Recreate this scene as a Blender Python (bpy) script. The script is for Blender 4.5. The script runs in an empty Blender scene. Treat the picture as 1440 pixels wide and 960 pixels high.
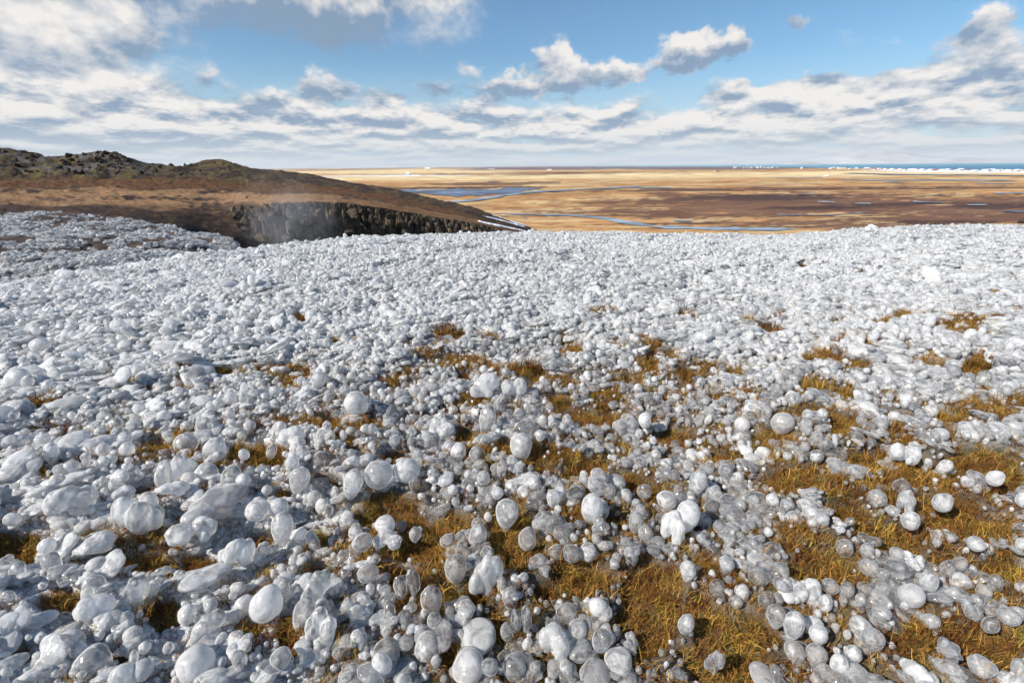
import bpy, math, random
import numpy as np
from mathutils import Vector, Matrix
from mathutils.bvhtree import BVHTree

rng = np.random.default_rng(7)
random.seed(7)
sc = bpy.context.scene
COL = sc.collection
R = math.radians

# ---------------------------------------------------------------- camera
F = 640.0 * 0.995          # focal length in pixels of the 1440 px wide photograph
PITCH = R(21.14)
ROLL = 0.0089
FWD = np.array([0.0, math.cos(PITCH), -math.sin(PITCH)])
UP0 = np.array([0.0, math.sin(PITCH), math.cos(PITCH)])
RT0 = np.array([1.0, 0.0, 0.0])
RT = RT0 * math.cos(ROLL) - UP0 * math.sin(ROLL)
UP = UP0 * math.cos(ROLL) + RT0 * math.sin(ROLL)
cam = bpy.data.cameras.new('camera')
cam.sensor_width = 36.0
cam.lens = 36.0 * F / 1440.0
cam.clip_start = 0.05
cam.clip_end = 200000.0
cam_o = bpy.data.objects.new('camera', cam)
COL.objects.link(cam_o)
cam_o.matrix_world = Matrix(((RT[0], UP[0], -FWD[0], 0), (RT[1], UP[1], -FWD[1], 0), (RT[2], UP[2], -FWD[2], 0), (0, 0, 0, 1)))
sc.camera = cam_o


def ray(px, py):
    """direction through a pixel of the photograph (1440 x 960)"""
    px = np.asarray(px, float); py = np.asarray(py, float)
    d = FWD * F + RT * (px - 720.0)[..., None] + UP * (480.0 - py)[..., None]
    return d


def azt(px, py):
    """azimuth (0 ahead, + right) and tangent of the elevation"""
    d = ray(px, py)
    return np.arctan2(d[..., 0], d[..., 1]), d[..., 2] / np.hypot(d[..., 0], d[..., 1])


def pix(P):
    P = np.asarray(P, float)
    f = P @ FWD
    return 720 + F * (P @ RT) / f, 480 - F * (P @ UP) / f, f

# ---------------------------------------------------------------- render settings
sc.render.engine = 'CYCLES'
sc.cycles.use_adaptive_sampling = True
sc.cycles.adaptive_threshold = 0.05
sc.cycles.adaptive_min_samples = 20
sc.cycles.max_bounces = 8
sc.cycles.diffuse_bounces = 6
sc.cycles.glossy_bounces = 3
sc.cycles.transmission_bounces = 6
sc.cycles.transparent_max_bounces = 10
sc.cycles.volume_bounces = 0
sc.cycles.sample_clamp_indirect = 4.0
sc.cycles.use_denoising = True
sc.view_settings.view_transform = 'Standard'
sc.view_settings.look = 'None'
sc.view_settings.exposure = 0.66
sc.view_settings.gamma = 1.0

# ---------------------------------------------------------------- node expression helper


class NT:
    def __init__(self, tree):
        self.t = tree; self.n = tree.nodes; self.l = tree.links

    def new(self, kind, **kw):
        nd = self.n.new(kind)
        for k, v in kw.items():
            setattr(nd, k, v)
        return nd

    def put(self, sock, v):
        if v is None:
            return
        if isinstance(v, E):
            v = v.s
        if hasattr(v, 'is_output'):
            self.l.new(v, sock)
        elif isinstance(v, (tuple, list)) and sock.type == 'RGBA' and len(v) == 3:
            sock.default_value = (*v, 1)
        else:
            sock.default_value = v

    def math(self, op, a, b=None, c=None):
        nd = self.new('ShaderNodeMath', operation=op)
        for i, v in enumerate((a, b, c)):
            self.put(nd.inputs[i], v)
        return E(self, nd.outputs[0])

    def vec(self, x, y, z):
        nd = self.new('ShaderNodeCombineXYZ')
        for i, v in enumerate((x, y, z)):
            self.put(nd.inputs[i], v)
        return nd.outputs[0]

    def vmath(self, op, a, b=None, scale=None):
        nd = self.new('ShaderNodeVectorMath', operation=op)
        self.put(nd.inputs[0], a)
        if b is not None:
            self.put(nd.inputs[1], b)
        if scale is not None:
            self.put(nd.inputs['Scale'], scale)
        return nd.outputs[0]

    def noise(self, v, scale=1.0, detail=5.0, rough=0.55, dist=0.0, dim='3D'):
        nd = self.new('ShaderNodeTexNoise', noise_dimensions=dim)
        if v is not None:
            self.l.new(v, nd.inputs['Vector'])
        nd.inputs['Scale'].default_value = scale
        nd.inputs['Detail'].default_value = detail
        nd.inputs['Roughness'].default_value = rough
        nd.inputs['Distortion'].default_value = dist
        return E(self, nd.outputs['Fac'])

    def smooth(self, x, a, b, lo=0.0, hi=1.0):
        nd = self.new('ShaderNodeMapRange', interpolation_type='SMOOTHSTEP')
        self.put(nd.inputs[0], x)
        for i, v in enumerate((a, b, lo, hi)):
            self.put(nd.inputs[i + 1], v)
        return E(self, nd.outputs[0])

    def mix(self, f, a, b, mode='MIX'):
        nd = self.new('ShaderNodeMix', data_type='RGBA', blend_type=mode)
        self.put(nd.inputs[0], f); self.put(nd.inputs[6], a); self.put(nd.inputs[7], b)
        return nd.outputs[2]


class E:
    def __init__(self, nt, s):
        self.nt = nt; self.s = s

    def __add__(self, o): return self.nt.math('ADD', self, o)
    __radd__ = __add__
    def __sub__(self, o): return self.nt.math('SUBTRACT', self, o)
    def __rsub__(self, o): return self.nt.math('SUBTRACT', o, self)
    def __mul__(self, o): return self.nt.math('MULTIPLY', self, o)
    __rmul__ = __mul__
    def __truediv__(self, o): return self.nt.math('DIVIDE', self, o)
    def __rtruediv__(self, o): return self.nt.math('DIVIDE', o, self)

# ---------------------------------------------------------------- sun and sky
SUN_AZ = R(-118.0)      # where the sun stands: left of and a little behind the camera
SUN_EL = R(40.0)
sd = Vector((math.sin(SUN_AZ) * math.cos(SUN_EL), math.cos(SUN_AZ) * math.cos(SUN_EL), math.sin(SUN_EL)))
sun = bpy.data.lights.new('sun', 'SUN')
sun.energy = 5.0
sun.angle = R(0.55)
sun.color = (1.0, 0.93, 0.84)
sun_o = bpy.data.objects.new('sun', sun)
COL.objects.link(sun_o)
sun_o.rotation_euler = (-sd).to_track_quat('-Z', 'Y').to_euler()
sun_o.location = (0, 0, 60)

world = bpy.data.worlds.new('World')
sc.world = world
world.use_nodes = True
wt = world.node_tree
wt.nodes.clear()
W = NT(wt)
sky = W.new('ShaderNodeTexSky', sky_type='NISHITA')
sky.sun_disc = False
sky.sun_elevation = SUN_EL
sky.sun_rotation = SUN_AZ
sky.altitude = 50
sky.air_density = 1.0
sky.dust_density = 0.6
sky.ozone_density = 2.2
tc = W.new('ShaderNodeTexCoord')
sep = W.new('ShaderNodeSeparateXYZ')
wt.links.new(tc.outputs['Generated'], sep.inputs[0])
X, Y, Z = (E(W, sep.outputs[i]) for i in range(3))
AZ = W.math('ARCTAN2', X, Y)
EL = W.math('ARCSINE', Z)
ELc = W.math('MAXIMUM', EL, 0.0)
# elevation squeezed towards the horizon, as a flat cloud layer is seen
G = W.math('LOGARITHM', ELc + 0.035, math.e)


def noise_vec(az, g, seed):
    return W.vec(az, g, seed)


# puffy outlines: the cloud masses are looked up through a turbulent displacement
wn = W.new('ShaderNodeTexNoise'); wn.inputs['Scale'].default_value = 1.0; wn.inputs['Detail'].default_value = 6; wn.inputs['Roughness'].default_value = 0.62
wt.links.new(W.vec(AZ * 13.0, G * 3.4, 5.5), wn.inputs['Vector'])
wsep = W.new('ShaderNodeSeparateXYZ'); wt.links.new(wn.outputs['Color'], wsep.inputs[0])
wx_, wy_ = (E(W, wsep.outputs[i]) for i in range(2))
warp = W.smooth(EL, 0.02, 0.25, 0.35, 1.0)
AZw = AZ + (wx_ - 0.5) * warp * 0.17
ELw = EL + (wy_ - 0.5) * warp * 0.12


def gauss_terms(px, py, wx, wy, az_=None, el_=None):
    az_ = AZw if az_ is None else az_; el_ = ELw if el_ is None else el_
    a, t = azt(px, py)
    a1, _ = azt(px + wx, py); _, t1 = azt(px, py - wy)
    sa = abs(a1 - a); e0 = math.atan(t); se = abs(math.atan(t1) - e0)
    dx = (az_ - float(a)) * (1 / sa); dy = (el_ - e0) * (1 / se)
    r2 = dx * dx + dy * dy
    return W.math('EXPONENT', r2 * -1.0), dy


def world_gauss(px, py, wx, wy, amp):
    return gauss_terms(px, py, wx, wy)[0] * amp


# hand placed cloud masses: x, y, half width, half height, strength
BLOBS = [
    (40, 20, 190, 66, .75), (120, 55, 70, 34, .22), (330, 0, 250, 50, .50), (560, -5, 130, 28, .36), (455, 40, 84, 44, .46), (395, 82, 18, 12, .24),
    (110, 148, 140, 50, .56), (0, 170, 110, 50, .36), (225, 165, 70, 34, .30), (300, 190, 150, 24, .22),
    (797, 92, 32, 28, .72), (765, 122, 60, 18, .62), (858, 104, 42, 15, .40), (892, 98, 26, 10, .28),
    (985, 70, 58, 26, .75), (950, 78, 30, 18, .34), (1018, 58, 20, 22, .40), (1132, 36, 24, 17, .42), (1215, 55, 50, 16, .20), (1385, 50, 52, 30, .62), (1425, 84, 36, 18, .34),
    (455, 122, 40, 20, .58), (545, 138, 40, 12, .32), (390, 138, 42, 14, .28), (612, 124, 24, 13, .32), (305, 105, 22, 12, .24),
    (660, 96, 18, 12, .24), (690, 122, 40, 12, .26), (1150, 120, 70, 20, .58), (1280, 118, 76, 24, .64), (1345, 114, 40, 20, .34), (1035, 126, 50, 14, .36), (1432, 124, 18, 12, .3),
]
bias = None; updown = None
for b in BLOBS:
    e_, dy_ = gauss_terms(*b[:4])
    q_ = e_ * b[4]; v_ = q_ * dy_
    bias = q_ if bias is None else bias + q_
    updown = v_ if updown is None else updown + v_
_, tA = azt(720, 182); _, tB = azt(720, 108)
low = W.smooth(EL, math.atan(float(tB)), math.atan(float(tA)), 0.0, 1.0)


def fields(dg):
    g = G + dg
    big = W.noise(W.vec(AZ * 2.4, g * 1.5, 3.1), 1.3, 3, 0.5)
    fine = W.noise(W.vec(AZ * 9.0, g * 3.0, 7.7), 1.2, 8, 0.57)
    return big, fine


b0, f0 = fields(0.0)
b1, f1 = fields(0.10)
D = bias + (b0 - 0.5) * (0.5 + 0.3 * low) + (f0 - 0.5) * (0.55 + 0.75 * low) + low * 0.50
alpha = W.smooth(D, 0.15, 0.40 + world_gauss(400, 10, 260, 90, .35))
core = W.smooth(D, 0.30, 0.80)
relief_ = (f0 - f1) * (3.4 + 2.8 * low) + (b0 - b1) * 1.2
lum = 0.56 + relief_ + updown * 1.5 - core * 0.05
shadeg = world_gauss(450, 36, 130, 50, .72) + world_gauss(310, 5, 190, 40, .42) + world_gauss(40, 112, 150, 16, .35) + world_gauss(330, 165, 150, 25, .25) + world_gauss(590, 128, 120, 14, .35) + world_gauss(400, 85, 30, 20, .5) + world_gauss(30, 195, 200, 14, .25)
glow = world_gauss(60, 45, 120, 40, .42) + world_gauss(150, 160, 100, 34, .40) + world_gauss(985, 50, 60, 20, .20) + world_gauss(1100, 165, 480, 32, .26) + world_gauss(200, 190, 260, 20, .2) + world_gauss(800, 85, 30, 20, .2)
lum = W.math('MINIMUM', W.math('MAXIMUM', lum - shadeg + glow, 0.0), 1.0)
c_hi = (0.66, 0.625, 0.59)
c_lo = (0.165, 0.235, 0.335)
ccol = W.mix(lum, c_lo, c_hi)
# towards the horizon the clouds fade into pale air
hz = W.smooth(EL, 0.0, 0.085, 0.70, 0.0)
ccol = W.mix(hz, ccol, (0.41, 0.475, 0.51))
skyc = W.vmath('SCALE', sky.outputs[0], scale=0.088)
skyc = W.mix(1.0, skyc, (0.68, 0.92, 1.02), 'MULTIPLY')
skyc = W.mix(W.smooth(EL, 0.0, 0.20, 0.85, 0.0), skyc, (0.38, 0.49, 0.575))
out = W.mix(alpha * 0.94, skyc, ccol)
bg = W.new('ShaderNodeBackground')
wt.links.new(out, bg.inputs[0])
bg.inputs[1].default_value = 0.91
wo = W.new('ShaderNodeOutputWorld')
wt.links.new(bg.outputs[0], wo.inputs[0])
world.cycles.sampling_method = 'MANUAL'
world.cycles.sample_map_resolution = 512

# ---------------------------------------------------------------- numpy noise


def _hash(ix, iy, seed):
    h = (ix.astype(np.int64) * 374761393 + iy.astype(np.int64) * 668265263 + seed * 1442695041) & 0x7fffffff
    h = (h ^ (h >> 13)) * 1274126177 & 0x7fffffff
    return ((h ^ (h >> 16)) & 0xffffff) / float(0xffffff)


def vnoise(x, y, seed=0):
    ix = np.floor(x); iy = np.floor(y)
    fx = x - ix; fy = y - iy
    fx = fx * fx * fx * (fx * (fx * 6 - 15) + 10); fy = fy * fy * fy * (fy * (fy * 6 - 15) + 10)
    ix = ix.astype(np.int64); iy = iy.astype(np.int64)
    a = _hash(ix, iy, seed); b = _hash(ix + 1, iy, seed); c = _hash(ix, iy + 1, seed); d = _hash(ix + 1, iy + 1, seed)
    return (a + (b - a) * fx) * (1 - fy) + (c + (d - c) * fx) * fy


def fbm(x, y, octs=4, seed=0, rough=0.5):
    x = np.asarray(x, float); y = np.asarray(y, float)
    s = 0; amp = 1.0; tot = 0
    for o in range(octs):
        s = s + amp * vnoise(x * 2 ** o + 17.3 * o, y * 2 ** o - 9.1 * o, seed + o)
        tot += amp; amp *= rough
    return s / tot        # 0..1, mean 0.5


def sstep(x, a, b):
    t = np.clip((x - a) / (b - a), 0, 1)
    return t * t * (3 - 2 * t)

# ---------------------------------------------------------------- objects helpers


def link(o, parent=None):
    COL.objects.link(o)
    if parent is not None:
        o.parent = parent
    return o


def mesh_np(name, verts, faces, mat=None, smooth=True):
    me = bpy.data.meshes.new(name)
    verts = np.ascontiguousarray(verts, dtype=np.float32)
    faces = np.ascontiguousarray(faces, dtype=np.int32)
    k = faces.shape[1]
    me.vertices.add(len(verts)); me.vertices.foreach_set('co', verts.ravel())
    me.loops.add(faces.size); me.loops.foreach_set('vertex_index', faces.ravel())
    me.polygons.add(len(faces))
    me.polygons.foreach_set('loop_start', np.arange(0, faces.size, k, dtype=np.int32))
    me.polygons.foreach_set('loop_total', np.full(len(faces), k, dtype=np.int32))
    me.polygons.foreach_set('use_smooth', np.full(len(faces), smooth))
    me.update(calc_edges=True)
    if mat:
        me.materials.append(mat)
    return me


def grid_faces(nr, nc):
    i = np.arange(nr - 1)[:, None] * nc + np.arange(nc - 1)[None, :]
    return np.stack([i, i + 1, i + nc + 1, i + nc], -1).reshape(-1, 4)


def color_attr(me, cols, name='base'):
    a = me.color_attributes.new(name, 'FLOAT_COLOR', 'POINT')
    c = np.ones((len(cols), 4), np.float32); c[:, :3] = cols
    a.data.foreach_set('color', c.ravel())


def tagged(o, label=None, cat=None, group=None, kind=None):
    if label: o['label'] = label
    if cat: o['category'] = cat
    if group: o['group'] = group
    if kind: o['kind'] = kind
    return o


def new_mat(name):
    m = bpy.data.materials.new(name)
    m.use_nodes = True
    m.node_tree.nodes.clear()
    return m, NT(m.node_tree)


def finish(N, shader, disp=None, vol=None):
    o = N.new('ShaderNodeOutputMaterial')
    if shader is not None:
        N.l.new(shader, o.inputs[0])
    if vol is not None:
        N.l.new(vol, o.inputs[1])


def bsdf(N, color, rough=0.8, spec=0.3, normal=None, **kw):
    p = N.new('ShaderNodeBsdfPrincipled')
    N.put(p.inputs['Base Color'], color); N.put(p.inputs['Roughness'], rough)
    p.inputs['Specular IOR Level'].default_value = spec
    if normal is not None:
        N.l.new(normal, p.inputs['Normal'])
    for k, v in kw.items():
        N.put(p.inputs[k.replace('_', ' ')], v)
    return p.outputs[0]


def bump(N, h, strength=0.5, dist=0.05):
    b = N.new('ShaderNodeBump')
    b.inputs['Strength'].default_value = strength; b.inputs['Distance'].default_value = dist
    N.put(b.inputs['Height'], h)
    return b.outputs[0]


def attr_mat(name, nscale, rough=0.9, vary=0.5, bstr=0.6, bdist=0.3, aniso=(1, 1, 1), spec=0.15):
    """surface whose own colour comes from the vertices, with grain from noise"""
    m, N = new_mat(name)
    at = N.new('ShaderNodeAttribute'); at.attribute_name = 'base'
    t = N.new('ShaderNodeTexCoord')
    mp = N.new('ShaderNodeMapping'); mp.inputs['Scale'].default_value = aniso
    N.l.new(t.outputs['Object'], mp.inputs[0])
    n1 = N.noise(mp.outputs[0], nscale, 6, 0.65)
    n2 = N.noise(mp.outputs[0], nscale * 6.3, 4, 0.6)
    f = N.smooth(n1 * 0.6 + n2 * 0.4, 0.33, 0.67, 1.0 - vary, 1.0 + vary)
    c = N.vmath('SCALE', at.outputs['Color'], scale=f)
    finish(N, bsdf(N, c, rough, spec, bump(N, n1 * 0.6 + n2 * 0.4, bstr, bdist)))
    return m

# ---------------------------------------------------------------- near ground (an icy hill top), camera 1.25 m above it
H0 = 1.25
HAZE_D = 1.3e-5
_cx = np.array([-500, -150, 0, 100, 200, 290, 380, 480, 600, 720, 860, 960, 1100, 1160, 1220, 1300, 1440, 1600, 1900.])
_cy = np.array([446, 428, 410, 392, 377, 363, 351, 340, 334, 331, 331, 333, 335, 331, 326, 322, 322, 322, 322.])
_ca, _ct = azt(_cx, _cy)
_rc = np.interp(_cx, [-500, 0, 380, 720, 1200, 1440, 1900], [7.5, 8.5, 10.5, 12.5, 13.5, 14, 14])


def _prof(th):
    rc = np.interp(th, _ca, _rc); td = np.interp(th, _ca, -_ct)
    # fade to mean values behind the camera
    k = H0 / rc ** 2
    s = 2 * H0 / rc - td
    w = sstep(np.abs(th), 1.15, 2.2)
    return s * (1 - w) + 0.03 * w, k * (1 - w) + 0.008 * w


def ground0(x, y):
    r = np.hypot(x, y); th = np.arctan2(x, y)
    s, k = _prof(th)
    return -H0 + s * r * sstep(r, 0.0, 1.2) - k * r * r


# bare patches of frozen grass, photographed position: x, y, half width, half height
PATCH = [
    (20, 772, 50, 24), (180, 790, 62, 14), (245, 792, 52, 18), (275, 775, 30, 12), (60, 668, 20, 9), (214, 626, 20, 9), (90, 852, 34, 22), (225, 858, 28, 24),
    (45, 932, 40, 12), (160, 930, 20, 8), (403, 890, 20, 32), (210, 690, 34, 9), (365, 632, 46, 20), (463, 597, 18, 14), (462, 673, 22, 8), (440, 737, 26, 13),
    (400, 690, 14, 8), (552, 708, 48, 24), (640, 735, 42, 17), (590, 757, 42, 18), (715, 752, 30, 42), (740, 785, 32, 18), (650, 838, 32, 15), (635, 925, 13, 24),
    (818, 812, 40, 28), (916, 840, 46, 58), (893, 672, 34, 20), (820, 660, 34, 16), (1020, 905, 62, 52), (1060, 880, 40, 30), (1127, 683, 42, 22), (1190, 722, 40, 16),
    (1250, 748, 56, 22), (1150, 792, 44, 22), (1100, 775, 20, 12), (1372, 728, 62, 20), (1335, 695, 62, 12), (1375, 640, 55, 18), (1430, 665, 30, 18), (1380, 895, 62, 40),
    (1290, 895, 34, 34), (1415, 790, 32, 22), (1340, 780, 30, 16), (988, 797, 18, 14), (983, 848, 20, 18), (1222, 948, 36, 12), (1270, 830, 20, 12), (1190, 552, 18, 9), (1140, 549, 24, 7),
    (1260, 582, 30, 8), (1376, 508, 22, 11), (1325, 571, 30, 7), (1350, 580, 20, 6), (1425, 578, 20, 6), (1083, 456, 22, 6), (1313, 458, 10, 7), (1338, 452, 8, 6), (1135, 503, 12, 6), (1205, 380, 9, 4), (1125, 371, 9, 4), (1044, 377, 6, 3),
    (1399, 411, 8, 4), (1378, 395, 6, 3), (1425, 384, 8, 3), (1272, 486, 9, 6), (1216, 490, 8, 4), (1395, 533, 10, 5), (965, 523, 14, 8), (915, 508, 10, 10), (806, 487, 24, 9), (743, 524, 22, 9), (652, 519, 9, 7),
    (786, 558, 18, 7), (835, 578, 36, 14), (708, 631, 12, 9), (948, 600, 28, 14), (656, 603, 18, 12), (1085, 617, 28, 9), (1060, 640, 24, 8), (1020, 640, 20, 16), (1090, 678, 20, 12),
    (626, 468, 24, 6), (422, 449, 10, 5), (470, 482, 10, 5), (312, 524, 16, 5), (292, 424, 5, 2), (800, 360, 9, 4), (1290, 640, 20, 8), (1220, 640, 30, 20), (930, 690, 20, 12), (870, 735, 20, 10), (1140, 590, 40, 8),
    (1185, 605, 22, 14), (1090, 600, 16, 8), (560, 800, 30, 16), (500, 640, 14, 8), (520, 590, 8, 9), (360, 740, 24, 8), (350, 880, 20, 14), (460, 790, 30, 12), (700, 880, 20, 20), (770, 830, 22, 14),
    (1330, 610, 16, 6), (1010, 560, 14, 7), (880, 530, 8, 5), (790, 470, 8, 4), (1015, 412, 6, 3), (906, 440, 5, 4), (925, 436, 4, 2), (840, 640, 20, 10), (760, 655, 20, 8), (560, 640, 20, 8),
]


def hit_ground(px, py, lift=0.0):
    """first point of the near ground on the ray through a pixel"""
    d = ray(px, py); d = d / np.linalg.norm(d)
    t = np.linspace(0.9, 16, 700)
    P = t[:, None] * d[None, :]
    below = P[:, 2] < ground0(P[:, 0], P[:, 1]) + lift
    i = int(np.argmax(below)) if below.any() else len(t) - 1
    if i > 0 and below.any():
        a, b = t[i - 1], t[i]
        for _ in range(12):
            m = (a + b) / 2; p = m * d
            if p[2] < ground0(p[0], p[1]) + lift: b = m
            else: a = m
        return b * d
    return t[i] * d


PG = []
PATCH = [(a, b, c * 1.0, d * 1.08) for a, b, c, d in PATCH]
for (px, py, hx, hy) in PATCH:
    c = hit_ground(px, py)
    ex = hit_ground(px + hx, py) - c; ey = hit_ground(px, py + hy) - c
    M = np.array([[ex[0], ey[0]], [ex[1], ey[1]]])
    PG.append((c[0], c[1], np.linalg.inv(M)))


def patch_mask(x, y, grow=0.0):
    """1 inside the bare grass, 0 under closed ice (soft, ragged edge)"""
    best = np.full(np.shape(x), 9.0)
    for cx, cy, Mi in PG:
        dx = x - cx; dy = y - cy
        u = Mi[0, 0] * dx + Mi[0, 1] * dy; v = Mi[1, 0] * dx + Mi[1, 1] * dy
        best = np.minimum(best, np.hypot(u, v))
    n = (fbm(x * 14, y * 14, 3, 5) - 0.5) * 1.0
    return 1 - sstep(best + n, 0.80 + grow, 1.20 + grow)


def screen_xy(x, y):
    P = np.stack([x, y, ground0(x, y)], -1)
    return pix(P)


def relief(x, y, pm):
    ux = x * 0.86 + y * 0.5; uy = -x * 0.5 + y * 0.86
    r = np.hypot(x, y)
    h = (fbm(ux * 1.4, uy * 3.4, 3, 11) - 0.5) * 0.16 + (fbm(x * 9, y * 9, 3, 12) - 0.5) * 0.035
    return h * sstep(r, 0.2, 1.5) * (1 + 0.0 * r) - 0.035 * pm


def ground(x, y, pm=None):
    if pm is None:
        pm = patch_mask(x, y)
    return ground0(x, y) + relief(x, y, pm)


# polar grid of the hill top
nr, nc = 430, 560
th = np.concatenate([np.linspace(-math.pi, -1.15, 40)[:-1], np.linspace(-1.15, 1.15, nc - 80), np.linspace(1.15, math.pi, 42)[1:]])
nc = len(th)
rr = np.concatenate([[0.02, 0.2, 0.4], np.geomspace(0.55, 17, nr - 33), np.linspace(17.6, 46, 30)])
nr = len(rr)
TH, RR = np.meshgrid(th, rr)
gx = RR * np.sin(TH); gy = RR * np.cos(TH)
pm_g = patch_mask(gx, gy)
gz = ground(gx, gy, pm_g)
cold = fbm(gx * 5, gy * 5, 4, 31)
grassc = np.array([0.10, 0.06, 0.025]); mossc = np.array([0.06, 0.055, 0.018]); icec = np.array([0.50, 0.53, 0.56]); mudc = np.array([0.11, 0.085, 0.06])
w1 = sstep(fbm(gx * 3, gy * 3, 3, 41), 0.45, 0.6)[..., None]
cg = grassc * (1 - w1) + mossc * w1
far = sstep(RR, 2.0, 4.5)[..., None]
under = (mudc * 0.9 * (1 - far) + icec * 1.3 * far)
lf_ = (1 - sstep(pix(np.stack([gx, gy, gz], -1))[0], 250, 700)) * sstep(gy, .3, .8)
under = under * (1 - lf_[..., None] * .8) + icec * 1.3 * lf_[..., None] * .8
under = under * (0.55 + 0.9 * cold[..., None])
cols = under * (1 - pm_g[..., None]) + cg * pm_g[..., None]
m_ground = attr_mat('frozen_turf', 30, 0.55, 0.6, 0.8, 0.02, spec=0.4)
me = mesh_np('icy_ground', np.stack([gx, gy, gz], -1).reshape(-1, 3), grid_faces(nr, nc), m_ground)
color_attr(me, cols.reshape(-1, 3))
o = link(bpy.data.objects.new('hilltop_ground', me)); tagged(o, kind='structure')

# ---------------------------------------------------------------- ice material


def ice_mat(name, milk_lo, milk_hi, tint=(0.99, 0.99, 0.99), rough=0.05, rim=0.85):
    m, N = new_mat(name)
    t = N.new('ShaderNodeTexCoord'); oi = N.new('ShaderNodeObjectInfo')
    rnd = E(N, oi.outputs['Random'])
    off = N.vec(rnd * 37.0, rnd * 91.0, rnd * 13.0)
    v = N.vmath('ADD', t.outputs['Object'], off)
    swirl = N.noise(v, 1.1, 3, 0.5, 0.8)
    fine = N.noise(v, 6.0, 2, 0.5, 0.4)
    nb = bump(N, swirl * 0.7 + fine * 0.10, 0.16, 0.10)
    lw = N.new('ShaderNodeLayerWeight'); lw.inputs['Blend'].default_value = 0.5
    face = E(N, lw.outputs['Facing'])
    rim_glow = N.smooth(face, 0.42, 0.88, 0.0, rim)         # bright rim of scattered sunlight, painted as more milk where seen edge on
    milk = N.smooth(swirl + (rnd - 0.5) * 0.22, 0.38, 0.64, milk_lo, milk_hi)
    crk = N.noise(v, 1.2, 2, 0.5, 0.5)
    veil = N.smooth(N.math('ABSOLUTE', crk - 0.5), 0.0, 0.05, 0.16, 0.0)    # white fracture veils inside the ice
    milk = N.math('MINIMUM', milk + rim_glow + veil, 1.0)
    ref = N.new('ShaderNodeBsdfRefraction'); N.put(ref.inputs['Color'], (*tint, 1)); ref.inputs['IOR'].default_value = 1.31
    ref.inputs['Roughness'].default_value = rough; N.l.new(nb, ref.inputs['Normal'])
    tr = N.new('ShaderNodeBsdfTransparent'); N.put(tr.inputs['Color'], (*tint, 1))
    clear = N.new('ShaderNodeMixShader'); clear.inputs[0].default_value = 0.38
    N.l.new(ref.outputs[0], clear.inputs[1]); N.l.new(tr.outputs[0], clear.inputs[2])
    df = N.new('ShaderNodeBsdfDiffuse'); df.inputs['Color'].default_value = (0.97, 0.97, 0.965, 1); N.l.new(nb, df.inputs['Normal'])
    tl = N.new('ShaderNodeBsdfTranslucent'); tl.inputs['Color'].default_value = (0.97, 0.975, 0.98, 1)
    mk = N.new('ShaderNodeMixShader'); mk.inputs[0].default_value = 0.6
    N.l.new(df.outputs[0], mk.inputs[1]); N.l.new(tl.outputs[0], mk.inputs[2])
    body = N.new('ShaderNodeMixShader'); N.put(body.inputs[0], milk)
    N.l.new(clear.outputs[0], body.inputs[1]); N.l.new(mk.outputs[0], body.inputs[2])
    gl = N.new('ShaderNodeBsdfGlossy'); gl.inputs['Roughness'].default_value = 0.07; N.l.new(nb, gl.inputs['Normal'])
    fr = N.new('ShaderNodeFresnel'); fr.inputs['IOR'].default_value = 1.45; N.l.new(nb, fr.inputs['Normal'])
    top = N.new('ShaderNodeMixShader'); N.l.new(fr.outputs[0], top.inputs[0])
    N.l.new(body.outputs[0], top.inputs[1]); N.l.new(gl.outputs[0], top.inputs[2])
    finish(N, top.outputs[0])
    return m


ICE_CLEAR = ice_mat('clear_ice', 0.10, 0.38)
ICE_MILKY = ice_mat('milky_ice', 0.32, 0.84, rough=0.08)
ICE_WHITE = ice_mat('white_ice', 0.55, 0.92, rough=0.12)

# ---------------------------------------------------------------- ice shapes


def ico(sub):
    import bmesh
    bm = bmesh.new(); bmesh.ops.create_icosphere(bm, subdivisions=sub, radius=1.0)
    bm.verts.ensure_lookup_table()
    v = np.array([p.co[:] for p in bm.verts]); f = np.array([[q.index for q in p.verts] for p in bm.faces])
    bm.free(); return v, f


def wob(v, seed, amp, sc_=1.2):
    from mathutils import noise
    o_ = Vector((seed * 3.1, seed * 7.7, -seed * 1.3))
    return np.array([noise.noise(Vector(p) * sc_ + o_) for p in v])[:, None] * amp


V3, F3 = ico(3)
V4, F4 = ico(4)


def bead_mesh(seed, kind):
    """one frozen drop, unit radius, standing on z = -1"""
    rg = np.random.default_rng(seed)
    v = V3.copy(); z = v[:, 2]
    if kind == 'egg':
        s = rg.uniform(1.0, 1.2); v[:, 2] *= s
        k = 1 - 0.16 * (1 - z) * rg.uniform(0.3, 1.0)
        v[:, 0] *= k; v[:, 1] *= k
    elif kind == 'drop':          # bulb on a narrowing foot of ice
        k = np.where(z < 0, 1 - 0.62 * np.abs(z) ** 1.6, 1.0)
        v[:, 0] *= k; v[:, 1] *= k
        v[:, 2] = np.where(z < 0, z * rg.uniform(1.5, 2.1), z)
    elif kind == 'tall':
        v[:, 2] *= rg.uniform(1.45, 1.75)
        k = 1 - 0.12 * (1 - z); v[:, 0] *= k; v[:, 1] *= k * 0.92
    n = v / np.linalg.norm(v, axis=1)[:, None]
    v = v + n * (wob(v, seed, 0.16, 0.9) + wob(v, seed + 50, 0.05, 2.6))
    return mesh_np('ice_bead', v, F3)


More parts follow.
